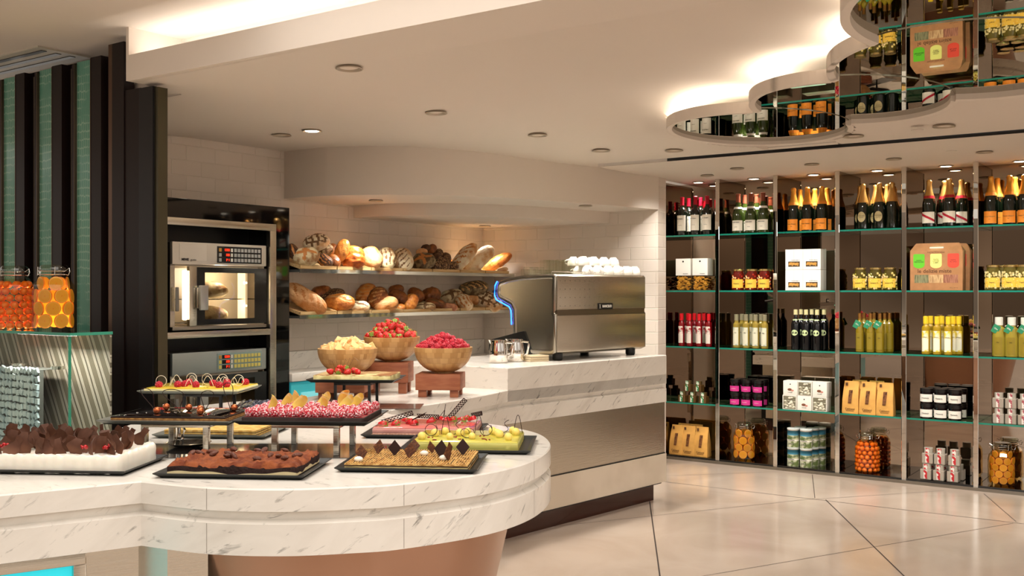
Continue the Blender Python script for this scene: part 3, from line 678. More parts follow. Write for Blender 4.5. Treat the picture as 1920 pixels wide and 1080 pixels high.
jm = Placer(small_jar('antipasti_jar', .158, .045, mat('olive_preserve', '#4a3f14', rough=.15), GOLDLID, YLAB, 'Antipasti', bits=([mat('pale_bit', '#d8c070', rough=.2), mat('olive_bit', '#8a8430', rough=.2), mat('cream_bit', '#e0c48a', rough=.3)], 50, .009), lz=(.12, .52)))
row(jm, (1613, 1642, 1669), SZ[3], 7.205, 'jar of pale mushrooms with yellow label, fourth bay, #', 'jars of mushrooms')
jb = Placer(small_jar('antipasti_jar', .165, .046, mat('bean_preserve', '#5a4f1e', rough=.15), GOLDLID, YLAB, 'Fagioli', bits=([mat('bean_bit', '#e4d6a0', rough=.3), mat('bean_bit2', '#cdbb7c', rough=.3)], 80, .0085), lz=(.12, .5)))
row(jb, (1862, 1894, 1919), SZ[3], 7.205, 'jar of pale beans with yellow label, rightmost bay, front row, #', 'jars of beans')
row(jb, (1880, 1908), SZ[3], 7.32, 'jar of pale beans, rightmost bay, back row, #', 'jars of beans')
def carton():
    t = thing('gift_carton', 'x', 'box'); w, d, h = .165, .045, .265; K = mat('kraft_card', '#a9794e', rough=.75, var=.06, vscale=20)
    b = MB(); b.box(-w, w, -d, d, 0, h, K); b.prism([(-w, -d), (w, -d), (w*.93, 0), (-w*.93, 0)], h, h+.001, K); b.build('card_body', t, bevel=.001)
    b = MB(); b.loft([[(-w, -d, h), (w, -d, h), (w, d, h), (-w, d, h)], [(-w*.9, -.006, h+.035), (w*.9, -.006, h+.035), (w*.9, .006, h+.035), (-w*.9, .006, h+.035)], [(-w*.82, -.003, h+.052), (w*.82, -.003, h+.052), (w*.82, .003, h+.052), (-w*.82, .003, h+.052)]], K)
    top = b.build('handle_flap', t, smooth=0)
    b = MB(); b.box(-.045, .045, -.028, -.018, h+.012, h+.026, mat('slot_light', '#e2d8c6', rough=.8)); b.build('handle_slot', top, bevel=.003)
    for x, m, tx in ((-.108, mat('green_seal', '#5cb722', rough=.5), 'PASTA\nTRICOLORE'), (0, mat('lemon_seal', '#dfe07a', rough=.5), 'PASTA\nLIMONE\nE PEPE'), (.108, mat('red_seal', '#cf4530', rough=.5), 'PASTA\nAL CHILI')):
        b = MB(); pl = [(x-.036, -.0), (x+.036, 0)]; P = [(x+.036*math.cos(a), .17+(.022*math.sin(a))) for a in [PI+PI*i/10 for i in range(11)]]+[(x+.036, .238), (x+.030, .244), (x-.030, .244), (x-.036, .238)]
        b.loft([[(p[0], -d-.0012, p[1]) for p in P], [(p[0], -d+.001, p[1]) for p in P]], m); s = b.build('seal', t, smooth=0)
        words(tx, .011, INK, s, 'lettering', (x, -d-.0016, .195))
    words('le delizie miste', .036, mat('brown_ink', '#5a3a22', rough=.8), t, 'lettering', (-.01, -d-.0006, .128), bold=.0004)
    words('PASTA TOSCANA', .014, mat('brown_ink', '#5a3a22', rough=.8), t, 'lettering', (0, -d-.0006, .253))
    words('750 g  26.4 oz', .009, mat('brown_ink', '#5a3a22', rough=.8), t, 'lettering', (.11, -d-.0006, .017))
    for x, m in ((-.092, mat('green_noodle', '#8c8a64', rough=.7, col2='#5d5c40', vscale=60, vmap=(4, 1, .4))), (0, mat('pale_noodle', '#c9a878', rough=.7, col2='#9c7850', vscale=60, vmap=(4, 1, .4))), (.092, mat('pink_noodle', '#a8745a', rough=.7, col2='#7c4c38', vscale=60, vmap=(4, 1, .4)))):
        b = MB(); b.box(x-.045, x+.045, -d-.001, -d, .050, .104, m); b.build('noodle_window', t, smooth=0)
    return t
cbx = Placer(carton())
cbx(tuple(RL(sx(1757.5, 7.2), 7.205, SZ[3])), RZ, 'brown handled pasta carton reading le delizie miste, front one', 'brown pasta cartons')
cbx(tuple(RL(sx(1771, 7.3), 7.31, SZ[3])), RZ, 'brown handled pasta carton half hidden behind the front carton', 'brown pasta cartons')
# ---------------------------------------------------------------- third level: sauces and oils
P_SQ = [(1, .70), (.9, .75), (.5, .80), (.42, .84), (.42, 1)]
REDG = mat('red_sauce', '#7c0a12', rough=.08, coat=.4); YOIL = mat('golden_oil', '#7a5d12', rough=.06, coat=.4); PALEOIL = mat('pale_oil', '#9a8436', rough=.06, coat=.4); GOIL = mat('green_oil', '#85701a', rough=.06, coat=.4)
def oil(H, R, g, capm, cap_h, labm, txt, prof=P_SQ, n=None, tagm=None, lz=(.1, .62), la=60, tsize=.009, tcol=None, capf=1.1, name='sauce_bottle'):
    t = thing(name, 'x', 'bottle')
    b = MB(); b.lathe([(R*.85, 0), (R, .005)]+[(R*r, H*z) for r, z in prof], 16, (0, 0, 0), g); b.build('glass_bottle', t)
    rn = prof[-1][0]*R*capf; b = MB(); b.lathe([(rn, H-cap_h), (rn, H), (rn*.8, H+.002)], 14, (0, 0, 0), capm); b.build('cap', t)
    if labm:
        b = MB(); band(b, R+.001, H*lz[0], H*lz[1], -la, la, labm); lo = b.build('paper_label', t)
        if txt: words(txt, tsize, tcol or INK, lo, 'lettering', (0, -R-.0016, H*(lz[0]*.3+lz[1]*.7)))
    if tagm:
        b = MB(); b.box(-.022, .022, -.0008, .0008, -.055, 0, tagm); o = b.build('hang_tag', t, smooth=0); o.location = (.002, -R-.003, H*.80); o.rotation_euler = (.12, .5, 0)
        words('Olio', .014, WHITE, o, 'lettering', (0, -.0014, -.025))
    return t
PT = [(1, .66), (.95, .72), (.62, .76), (.58, .80), (.58, 1)]
o1 = Placer(oil(.25, .024, REDG, mat('red_cap', '#cf1420', rough=.35), .05, mat('sauce_label', '#e9dccf', rough=.6, col2='#a81a22', vscale=18, ramp=(.5, .56)), 'Chili', PT, lz=(.1, .62), la=50))
row(o1, (1278, 1293, 1311, 1329), SZ[2], 7.19, 'slim red capped sauce bottle, left bay, front row, #', 'red capped sauce bottles')
row(o1, (1290, 1302, 1320), SZ[2], 7.29, 'slim red capped sauce bottle, left bay, back row, #', 'red capped sauce bottles')
o2 = Placer(oil(.25, .026, PALEOIL, mat('olive_cap', '#8a8468', rough=.4), .045, mat('pale_label', '#dcd9c0', rough=.6, col2='#7f9a90', vscale=14, ramp=(.5, .6)), 'Olio', PT, lz=(.08, .62), la=50))
row(o2, (1381, 1399, 1417, 1434), SZ[2], 7.19, 'slim pale oil bottle, second bay, front row, #', 'pale oil bottles')
row(o2, (1391, 1409, 1427), SZ[2], 7.29, 'slim pale oil bottle, second bay, back row, #', 'pale oil bottles')
P_VIN = [(1, .64), (.9, .70), (.5, .76), (.38, .82), (.38, 1)]
o3 = oil(.29, .031, mat('vinegar_glass', '#08090c', rough=.04, coat=.5), mat('cream_seal', '#d9cf9a', rough=.4), .035, None, None, P_VIN, name='vinegar_bottle', capf=1.25)
b = MB(); n = 18; rr = .032; vs = [(rr*math.sin(.75*math.cos(2*PI*i/n)), -rr*math.cos(.75*math.cos(2*PI*i/n)), .125+.021*math.sin(2*PI*i/n)) for i in range(n)]+[(0, -rr-.0003, .125)]
b.add(vs, [(i, (i+1) % n, n) for i in range(n)], mat('vinegar_label', '#cfe0a8', rough=.5)); lo = b.build('oval_label', o3, smooth=0); words('Tre Torri', .010, mat('dark_green_ink', '#1c2a14'), lo, 'lettering', (0, -.0336, .122)); b = MB(); band(b, .020, .205, .222, -60, 60, mat('vinegar_label', '#cfe0a8')); b.build('neck_label', o3)
o3 = Placer(o3)
row(o3, (1492, 1511.5, 1532), SZ[2], 7.19, 'black vinegar bottle with oval label, third bay, front row, #', 'black vinegar bottles')
row(o3, (1502, 1522, 1545), SZ[2], 7.29, 'black vinegar bottle, third bay, back row, #', 'black vinegar bottles')
GT = mat('green_tag', '#2f8a62', rough=.5)
o4 = Placer(oil(.27, .027, GOIL, mat('bronze_cap', '#a5743a', rough=.3, metal=.8), .038, mat('clear_print', '#8d7a26', rough=.3), 'Olio', P_SQ, tagm=GT, lz=(.08, .5), la=40, name='oil_bottle'))
row(o4, (1612, 1632, 1650), SZ[2], 7.19, 'golden oil bottle with green tag, fourth bay, front row, #', 'tagged golden oil bottles')
o4b = oil(.27, .027, GOIL, mat('bronze_cap', '#a5743a'), .038, mat('clear_print', '#8d7a26'), None, P_SQ, lz=(.08, .5), la=40, name='oil_bottle')
o4b = Placer(o4b)
row(o4b, (1620, 1639, 1659, 1668), SZ[2], 7.29, 'golden oil bottle without tag, fourth bay, back row, #', 'untagged golden oil bottles')
o5 = Placer(oil(.255, .027, mat('lemon_oil', '#a88a1c', rough=.06, coat=.4), mat('yellow_cap', '#e8c52a', rough=.4), .05, mat('lemon_label', '#eeead0', rough=.6, col2='#e0c93a', vscale=16, ramp=(.48, .56)), 'Limone', PT, lz=(.08, .62), la=48))
row(o5, (1736, 1757, 1778), SZ[2], 7.19, 'yellow capped lemon oil bottle, fifth bay, front row, #', 'yellow capped lemon oil bottles')
row(o5, (1745, 1766, 1787, 1798), SZ[2], 7.28, 'yellow capped lemon oil bottle, fifth bay, back row, #', 'yellow capped lemon oil bottles')
o6 = Placer(oil(.255, .040, mat('herb_oil', '#9c8c34', rough=.06, coat=.4), mat('white_cap', '#dedcd0', rough=.4), .05, mat('clear_print', '#8d7a26'), 'Olio', PT, tagm=GT, lz=(.06, .5), la=36, capf=1.08, name='oil_bottle'))
row(o6, (1873, 1897, 1922), SZ[2], 7.20, 'wide white capped oil bottle, rightmost bay, #', 'white capped oil bottles')
# ---------------------------------------------------------------- fourth level
def cube_jar(fill, lidm, labm, s=.052, H=.075, lw=.4, bits=None):
    t = thing('preserve_jar', 'x', 'jar'); h = s/2
    b = MB(); b.box(-h, h, -h, h, 0, H*.66, fill, ch=.004); b.build('glass_jar', t, smooth=20)
    b = MB(); b.lathe([(h*.8, H*.66), (h*.82, H*.98), (h*.76, H)], 14, (0, 0, 0), lidm); b.build('lid', t)
    b = MB(); b.box(-h*lw, h*lw, -h-.001, -h+.0005, H*.06, H*.6, labm); b.box(-h*lw, h*lw, -h*.82-.003, -h*.82, H*.6, H*.99, labm); b.build('paper_strip', t, smooth=0)
    return t
c1 = Placer(cube_jar(mat('amber_honey', '#5f4320', rough=.08, coat=.4), mat('brown_lid', '#6b5532', rough=.3, metal=.5), mat('green_strip', '#dfe5d4', rough=.5, col2='#2f8a55', vscale=40, ramp=(.5, .55)), .058, .082))
for z, y, ps, l in ((SZ[1], 7.18, (1281, 1300, 1320), 'lower row'), (SZ[1]+.083, 7.20, (1291, 1311), 'upper row')):
    row(c1, ps, z, y, 'small honey jar with green strip, '+l+', #', 'small square honey jars', .1)
PINK = mat('pink_label', '#d0348c', rough=.5)
c2 = Placer(small_jar('jam_jar', .098, .039, mat('dark_jam', '#120608', rough=.08), mat('black_lid', '#15100f', rough=.3), PINK, 'Confettura', lid_h=.022, lz=(.1, .5), la=62, neck=.95, tsz=.008, tc=WHITE))
for z, y, ps, l in ((SZ[1], 7.185, (1379, 1400, 1422), 'lower front row'), (SZ[1]+.099, 7.185, (1379, 1400, 1422), 'upper front row'), (SZ[1], 7.285, (1390, 1411, 1431), 'lower back row'), (SZ[1]+.099, 7.285, (1390, 1411, 1431), 'upper back row')):
    row(c2, ps, z, y, 'dark jam jar with pink label, '+l+', #', 'pink label jam jars')
def cube_box(window):
    t = thing('sweets_box', 'x', 'box'); s = .0515
    b = MB(); b.box(-s, s, -s, s, 0, .103, WHITE); b.build('carton', t, bevel=.001)
    if window:
        b = MB(); r = random.Random(9); M = [mat('shell_pale', '#e6e0cc', rough=.4), mat('shell_grey', '#a8a48c', rough=.4)]
        for i in range(34): b.sph((r.uniform(-.038, .038), -s-.001, r.uniform(.012, .09)), .011, 7, 5, M[i % 2], (1, .35, r.uniform(.45, .8)))
        tag(b.build('sweets', t), kind='stuff')
        for sg in (-1,):
            b = MB(); b.box(-.046, .046, -s-.0004, -s+.0001, .006, .097, mat('window_shade', '#77725e', rough=.5)); b.build('window', t, smooth=0)
    else:
        b = MB(); b.sph((-.004, -s, .04), .016, 10, 6, mat('brown_print', '#7a4a30', rough=.6), (1, .06, .6)); b.sph((.014, -s, .034), .012, 10, 6, mat('pink_print', '#c98a7a', rough=.6), (1, .06, .6)); b.build('printed_picture', t)
        words('Conchiglie', .008, INK, t, 'lettering', (0, -s-.0006, .02)); b = MB(); b.box(-.004, .004, -s-.0008, -s, .075, .083, INK); b.build('emblem', t, smooth=0)
    return t
cw, cp = Placer(cube_box(True)), Placer(cube_box(False))
for j, ln in ((0, 'lower row'), (1, 'upper row')):
    for i, px in enumerate((1484.5, 1512, 1540)):
        (cw if (i+j) % 2 == 0 else cp)(tuple(RL(sx(px+(1 if j else 0), 7.2), 7.205, SZ[1]+.104*j)), RZ+random.uniform(-.03, .03), ('white cube box with a front full of shells, ' if (i+j) % 2 == 0 else 'plain white cube box with a small printed picture, ')+ln+', '+nth(i, 3), 'white cube boxes')
KR = mat('kraft_paper', '#d9a352', rough=.7, var=.08, vscale=14)
def bag(name='biscuit_bag', w=.056, h=.225, d=.035):
    t = thing(name, 'x', 'bag'); R = []
    for z, ww, dd, oy in ((0, w, d, 0), (.01, w*1.02, d*1.05, 0), (h*.45, w*.98, d*.9, 0), (h*.75, w*.93, d*.5, .002), (h*.93, w*.9, d*.12, .004), (h, w*.88, d*.1, .004)):
        R.append([(-ww, -dd+oy, z), (-ww*.5, -dd*1.08+oy, z), (ww*.5, -dd*1.08+oy, z), (ww, -dd+oy, z), (ww, dd+oy, z), (ww*.5, dd*1.05+oy, z), (-ww*.5, dd*1.05+oy, z), (-ww, dd+oy, z)])
    b = MB(); b.loft(R, KR); b.build('paper_bag', t, smooth=50)
    b = MB(); b.loft([[(-.014, -d*1.14, h*.32), (.008, -d*1.14, h*.32), (.010, -d*1.14, h*.36), (-.012, -d*1.14, h*.36)], [(-.010, -d*.74, h*.70), (.014, -d*.74, h*.70), (.016, -d*.70, h*.73), (-.008, -d*.70, h*.73)]], mat('bag_window', '#4a2a18', rough=.3, col2='#8a5a34', vscale=40)); b.build('window', t, smooth=0)
    words('Cantucci', .020, mat('brown_ink', '#5a3a22', rough=.8), t, 'lettering', (0, -d*1.12-.0016, h*.15), sx=.95)
    words('ALLE MANDORLE', .007, mat('brown_ink', '#5a3a22', rough=.8), t, 'lettering', (0, -d*1.12-.0016, h*.09))
    b = MB(); b.box(-w*.68, -w*.42, -.014, -.010, h*.86, h*.95, mat('brown_ink', '#5a3a22')); b.build('emblem', t, smooth=0)
    return t
bg = Placer(bag())
row(bg, (1597, 1629, 1661), SZ[1], 7.19, 'tan biscuit bag with slot window, fourth bay, front row, #', 'biscuit bags in the fourth bay', .08)
row(bg, (1612, 1644), SZ[1], 7.30, 'tan biscuit bag, fourth bay, back row, #', 'biscuit bags in the fourth bay', .08)
row(bg, (1271, 1293, 1317), SZ[0], 7.19, 'tan biscuit bag at the foot of the left bay, front row, #', 'biscuit bags in the left bay', .08)
row(bg, (1283, 1306), SZ[0], 7.30, 'tan biscuit bag at the foot of the left bay, back row, #', 'biscuit bags in the left bay', .08)
c3 = Placer(small_jar('jam_jar', .101, .041, mat('dark_jam', '#120608'), mat('black_lid', '#15100f'), WHITE, 'Mostarda', lid_h=.022, lz=(.12, .62), la=66, neck=.95, tsz=.012))
for z, y, ps, l in ((SZ[1], 7.19, (1737.5, 1764, 1791), 'lower front row'), (SZ[1]+.102, 7.19, (1737.5, 1764, 1791), 'upper front row'), (SZ[1], 7.30, (1752, 1778, 1801), 'lower back row'), (SZ[1]+.102, 7.30, (1752, 1778, 1801), 'upper back row')):
    row(c3, ps, z, y, 'dark jam jar with white label, '+l+', #', 'white label jam jars')
CG = mat('pale_crystal', '#a89e90', rough=.05, coat=.5, spec=.8)
c4 = Placer(cube_jar(CG, mat('glass_stopper', '#b9b2a4', rough=.08, coat=.4), mat('rose_strip', '#e8e2da', rough=.5, col2='#a8505a', vscale=40, ramp=(.52, .58)), .066, .098, .28))
for z, y, ps, l in ((SZ[1], 7.19, (1873, 1897, 1921), 'lower row'), (SZ[1]+.1, 7.20, (1873, 1897, 1921), 'upper row')):
    row(c4, ps, z, y, 'clear square jar, rightmost bay, '+l+', #', 'clear square jars', .1)
# ---------------------------------------------------------------- bottom level
def can():
    t = thing('food_can', 'x', 'can'); R, H = .0425, .135
    b = MB(); b.lathe([(R, 0), (R, .045)], 20, (0, 0, 0), mat('can_print', '#cfd0b4', rough=.5, col2='#6a7a44', vscale=22, ramp=(.45, .6))); b.lathe([(R, .045), (R, .055)], 20, (0, 0, 0), WHITE, caps=False)
    b.lathe([(R, .055), (R, .085)], 20, (0, 0, 0), mat('can_green', '#c9c9a4', rough=.5, col2='#55683c', vscale=30), caps=False); b.lathe([(R, .085), (R, .118)], 20, (0, 0, 0), mat('can_blue', '#4a97b8', rough=.5, col2='#3a7a98', vscale=10), caps=False); b.lathe([(R, .118), (R, .128)], 20, (0, 0, 0), WHITE, caps=True)
    b.build('printed_can', t); b = MB(); b.lathe([(R*1.03, .126), (R*1.03, .134), (R*.98, H)], 20, (0, 0, 0), mat('can_lid', '#d6dcd8', rough=.4)); b.build('lid', t)
    words('TRAPANI', .012, INK, t, 'lettering', (0, -R-.001, .05)); words('SALE', .018, INK, t, 'lettering', (0, -R-.001, .025)); return t
cn = Placer(can())
for z, ln in ((SZ[0], 'lower layer'), (SZ[0]+.137, 'upper layer')):
    row(cn, (1487.5, 1511.5), z, 7.19, 'blue and white tin, front row, '+ln+', #', 'blue and white tins')
    row(cn, (1501, 1524), z, 7.28, 'blue and white tin, back row, '+ln+', #', 'blue and white tins')
    cn(tuple(RL(sx(1537, 7.34), 7.345, z)), RZ, 'blue and white tin, rearmost at the right, '+ln, 'blue and white tins')
c5 = Placer(cube_jar(CG, mat('glass_stopper', '#b9b2a4'), mat('red_strip', '#e8e2da', rough=.5, col2='#c0242c', vscale=30, ramp=(.45, .5)), .070, .105, .32))
for z, y, ps, l in ((SZ[0], 7.19, (1738, 1762, 1788), 'lower front row'), (SZ[0]+.107, 7.20, (1741, 1764, 1790), 'upper front row'), (SZ[0], 7.29, (1751, 1775, 1798), 'lower back row')):
    row(c5, ps, z, y, 'clear square jar with red strip, fifth bay, '+l+', #', 'red strip square jars', .1)
# big clip-top jars of fruit
JG = clear('jar_glass', '#fbf6ea', .32); SYR = clear('amber_syrup', '#fff3d6', .02)
def big_jar(R=.087, H=.275, liquid=None):
    t = thing('preserving_jar', 'x', 'jar')
    prof = [(R*.90, 0), (R*.985, .012), (R, .03), (R, H*.60), (R*.93, H*.70), (R*.70, H*.80), (R*.60, H*.84), (R*.60, H*.90)]
    b = MB(); b.lathe(prof, 12, (0, 0, 0), JG, caps=False); b.lathe([(R*.88, .003), (.001, .003)], 12, (0, 0, 0), JG, caps=False); b.build('glass_body', t, smooth=20)
    b = MB(); b.lathe([(R*.88, .008), (R*.97, .03), (R*.97, H*.60), (R*.90, H*.70), (R*.68, H*.79)], 12, (0, 0, 0), SYR); b.build('syrup', t, smooth=20)
    b = MB(); b.lathe([(R*.62, H*.90), (R*.66, H*.915), (R*.66, H*.95), (R*.60, H*.985), (R*.55, H)], 24, (0, 0, 0), clear('lid_glass', '#dfe3d8', .45)); b.build('lid', t)
    b = MB()
    b.tube([(R*.68*math.cos(2*PI*i/24), R*.68*math.sin(2*PI*i/24), H*.905) for i in range(24)], .0018, 6, CHROME, closed=True)
    b.tube([(R*.69*math.cos(2*PI*i/24), R*.69*math.sin(2*PI*i/24), H*.855) for i in range(24)], .0018, 6, CHROME, closed=True)
    for sg in (-1, 1):
        b.tube([(sg*R*.68, 0, H*.91), (sg*R*.86, .004, H*.95), (sg*R*.9, .004, H*.90), (sg*R*.84, 0, H*.84), (sg*R*.70, 0, H*.855)], .0018, 6, CHROME)
        b.tube([(sg*R*.5, -R*.48, H*.97), (sg*R*.5, -R*.50, H*.84)], .0016, 6, CHROME)
    b.build('wire_clip', t); 
    return t
ORG = mat('kumquat_skin', '#e5801c', rough=.3, col2='#d8690e', vscale=30, sss=.2, coat=.2)
def fruit_pack(kind, R, H, seed):
    r = random.Random(seed); out = []
    if kind == 'kumquat':
        z = .018; s = .0165; k = 0
        while z < H*.72:
            rr = R*.80 if z < H*.58 else R*.80*(1-(z-H*.58)/(H*.30)*.5)
            n = int(2*PI*rr/(s*2.12)); 
            for i in range(n): out.append(((rr)*math.cos(2*PI*(i+.5*(k % 2))/n), rr*math.sin(2*PI*(i+.5*(k % 2))/n), z, s*r.uniform(.92, 1.05)))
            z += s*1.78; k += 1
    return out
kq = MB(); kq.sph((0, 0, 0), 1, 12, 9, ORG, (1, 1, .96)); kq.lathe([(.12, .93), (.10, .985)], 6, (0, 0, 0), mat('stem_scar', '#6a3a10')); kq0 = kq.build('kumquat'); kq0['category'] = 'fruit'
kqp = Placer(kq0)
SLC = mat('orange_flesh', '#e8b040', rough=.3, sss=.2, col2='#dd9a28', vscale=50); RIND = mat('orange_rind', '#e0861c', rough=.35)
def slice_mesh(n=22):
    b = MB(); b.lathe([(.0, -.13), (.80, -.13), (.98, -.10), (1, 0), (.98, .10), (.80, .13), (0, .13)], n, (0, 0, 0), RIND, caps=False)
    for s in (-1, 1):
        b.lathe([(.86, s*.133), (.0001, s*.136)], n, (0, 0, 0), SLC, caps=False)
        b.lathe([(.90, s*.128), (.86, s*.1335)], n, (0, 0, 0), mat('orange_pith', '#f3d68a', rough=.5), caps=False)
        b.lathe([(.09, s*.137), (.0001, s*.139)], 8, (0, 0, 0), RIND, caps=False)
    return b.build('orange_slice')
sl0 = slice_mesh(); sl0['category'] = 'fruit'; slp = Placer(sl0)
def fill_jar(loc, rz, kind, R, H, seed, lab, grp):
    M = Matrix.Translation(loc) @ Matrix.Rotation(rz, 4, 'Z')
    if kind == 'kumquat':
        for x, y, z, s in fruit_pack(kind, R, H, seed): kqp(tuple(M @ Vector((x, y, z))), 0, lab, grp, rot=(random.uniform(-.8, .8), random.uniform(-.8, .8), random.uniform(0, 6)), scale=s)
    else:
        S_ = kind; rr = R*.80; k = 0; z = .012+S_
        while z+S_*.6 < H*.80:
            r2 = rr if z < H*.6 else rr*.78
            n = max(3, int(2*PI*r2/(S_*2.0)))
            for i in range(n):
                a = 2*PI*(i+.5*(k % 2))/n-PI/2+.25; p = M @ Vector((r2*math.cos(a), r2*math.sin(a), z))
                slp(tuple(p), 0, lab, grp, rot=(PI/2+random.uniform(-.12, .12), 0, rz+a+PI/2), scale=S_)
            z += S_*1.72; k += 1
bj = Placer(big_jar())
for px, kind, l, fl_, g in ((1395.5, .030, 'large clip top jar of orange halves at the foot of the second bay', 'orange half in the clip top jar in the second bay', 'orange halves in the second bay jar'),
                       (1626.5, 'kumquat', 'large clip top jar of whole kumquats at the foot of the fourth bay', 'kumquat in the clip top jar in the fourth bay', 'kumquats in the fourth bay jar'),
                       (1879, .024, 'large clip top jar of orange slices at the foot of the rightmost bay', 'orange slice in the clip top jar in the rightmost bay', 'orange slices in the rightmost jar')):
    loc = RL(sx(px, 7.26), 7.26, SZ[0]); bj(tuple(loc), RZ, l, 'large preserving jars'); fill_jar(loc, RZ, kind, .087, .275, int(px), fl_, g)
# ================================================================ OVENS (frame L, front plane v = 4.72)
VF = 4.72
def fu(px, py=500, v=VF): return onV(px, py, v)[0]
cab = thing('oven_cabinet', 'glossy black built in oven housing with steel rails against the tiled wall', 'cabinet', LL(3.3, VF), LZ)
o = 3.3
b = MB(); b.box(0, 4.372-o, 0, .27, 1.706, 1.813, BLKGL); b.box(4.262-o, 4.372-o, 0, .27, 0, 1.706, BLKGL); b.box(0, 3.42-o, 0, .27, 0, 1.706, BLKGL); b.build('black_surround', cab, smooth=0, bevel=.001)
b = MB(); b.box(3.42-o, 4.262-o, .245, .27, 0, 1.706, BLACK); b.build('back_panel', cab, smooth=0)
b = MB(); b.box(3.42-o, 4.262-o, -.004, .02, 1.664, 1.705, STEEL); b.build('top_rail', cab, bevel=.001)
b = MB(); b.box(3.42-o, 4.214-o, -.004, .24, 1.034, 1.070, STEEL); b.build('middle_rail', cab, bevel=.001)
b = MB(); b.box(4.214-o, 4.262-o, -.004, .03, 0, 1.664, STEEL); b.build('side_rail', cab, bevel=.001)
PANELG = mat('panel_steel', '#cfc8bb', rough=.4, metal=.6); KEY = mat('key_grey', '#9a9a94', rough=.5); DIG = mat('red_digits', '#ff3b1e', emit='#ff2a10', estr=2.5)
LAMPE = mat('oven_lamp', '#fff3d8', emit='#ffe9c0', estr=22)
def oven(z0, label, lit, keym, panelm, name='MIWE gusto'):
    t = thing('bread_oven', label, 'oven', LL(3.522, VF+.01, z0), LZ); W = .673
    # z0 = underside; control panel z0+.36 .. z0+.485
    b = MB(); b.box(.0, W, .02, .23, .355, .485, DSTEEL); b.box(0, .03, .02, .23, 0, .36, STEEL); b.box(W-.01, W, .02, .23, 0, .36, DSTEEL); b.box(0, W, .02, .23, 0, .014, DSTEEL); b.box(0, W, .215, .23, 0, .36, mat('oven_liner', '#e8dcc8', rough=.5)); b.box(.12, W-.04, .03, .22, .345, .358, mat('oven_liner', '#e8dcc8')); b.build('body', t, smooth=0)
    b = MB(); b.box(0, W, -.0, .022, .362, .487, panelm); p = b.build('control_panel', t, bevel=.004)
    b = MB(); b.box(.305, .635, -.003, .002, .375, .472, mat('panel_black', '#1a1a1c', rough=.2) if lit else mat('panel_teal_grey', '#7f948f', rough=.4)); k = b.build('display', p, bevel=.001)
    b = MB()
    for r in range(3):
        for c in range(8): b.box(.425+.0255*c, .444+.0255*c, -.0055, -.002, .383+.029*r, .403+.029*r, keym)
        b.box(.315, .333, -.0055, -.002, .383+.029*r, .403+.029*r, mat('key_amber', '#b98a3a', rough=.5) if r == 2 else keym)
        b.box(.400, .415, -.0055, -.002, .383+.029*r, .403+.029*r, mat('key_light', '#c9c6ba', rough=.5))
        b.box(.338, .396, -.0045, -.002, .382+.029*r, .404+.029*r, BLACK)
    tag(b.build('key', p, smooth=0), 'rows of small square keys')
    for r, s in enumerate(('P 1', '108', '1300')): words(s, .019, DIG, p, 'digits', (.392, -.0050, .393+.029*r), align='RIGHT', bold=.0003)
    if lit:
        b = MB(); b.box(.045, .23, -.0015, .001, .385, .478, mat('panel_plate', '#dcd6ca', rough=.35, metal=.5)); b.build('badge_plate', p, smooth=0)
        words('MIWE', .019, INK, p, 'lettering', (.083, -.003, .389), bold=.0006); words('gusto', .018, mat('grey_ink', '#77726a'), p, 'lettering', (.138, -.003, .389))
    # door: glass front with dark border, steel edge and handle
    b = MB(); b.box(.105, W-.004, -.004, .004, .02, .348, clear('oven_door_glass', '#cfc8bc', .2)); d = b.build('door_glass', t, smooth=0)
    b = MB()
    for x0, x1, z0_, z1_ in ((.155, .215, .02, .348), (W-.095, W-.004, .02, .348), (.215, W-.095, .02, .052), (.215, W-.095, .318, .348)): b.box(x0, x1, -.006, -.0035, z0_, z1_, mat('door_border', '#20201f', rough=.1, spec=.6))
    b.build('dark_border', d, smooth=0)
    b = MB(); b.box(.105, .155, -.012, .014, .015, .352, STEEL); b.build('door_edge', d, bevel=.003)
    b = MB(); b.box(.150, .205, -.050, -.034, .105, .245, mat('handle_steel', '#b9b9b4', rough=.3, metal=.8)); b.box(.152, .168, -.036, -.010, .115, .235, STEEL); b.build('handle', d, bevel=.004)
    b = MB(); b.box(0, W, -.002, .02, -.006, .014, DSTEEL); b.build('sill', t, bevel=.002)
    b = MB(); b.box(.018, .040, -.006, .002, .10, .235, mat('hinge_steel', '#8d8a84', rough=.4, metal=.7)); b.build('hinge', t, bevel=.006)
    if lit:
        b = MB(); b.box(.085, .100, .0, .03, .05, .33, mat('light_slot', '#fff2d6', emit='#ffe7bd', estr=5)); b.build('light_slot', t, bevel=.006)
        b = MB(); b.box(W-.135, W-.12, .03, .10, .02, .345, mat('lamp_strip', '#f1e4cc', emit='#ffe9c4', estr=1.2)); b.build('lamp_housing', t, smooth=0)
        for z in (.125, .262): b = MB(); b.sph((W-.128, .04, z), .012, 10, 8, LAMPE); b.build('oven_lamp', t)
        lp = lamp('oven_light', 'POINT', tuple(LL(3.522+.4, VF+.09, z0+.30)), 2.2, (1, .93, .8), .03)
        lp = lamp('oven_light', 'POINT', tuple(LL(3.522+.45, VF+.06, z0+.12)), 1.5, (1, .93, .8), .03)
        b = MB()
        for z in (.165, .03):
            for i in range(5): b.tube([(.12, .05+.035*i, z), (W-.03, .05+.035*i, z)], .003, 6, DSTEEL)
            b.tube([(.12, .045, z), (W-.03, .045, z)], .004, 6, STEEL)
        b.build('rack', t)
    return t
oven(1.085, 'upper steel bread oven, lit, with two loaves behind its glass door', True, KEY, PANELG)
oven(.465, 'lower steel bread oven, unlit, below the middle rail of the black housing', False, mat('key_yellow', '#c9bb62', rough=.5), mat('panel_cool', '#a9b2ae', rough=.35, metal=.6))
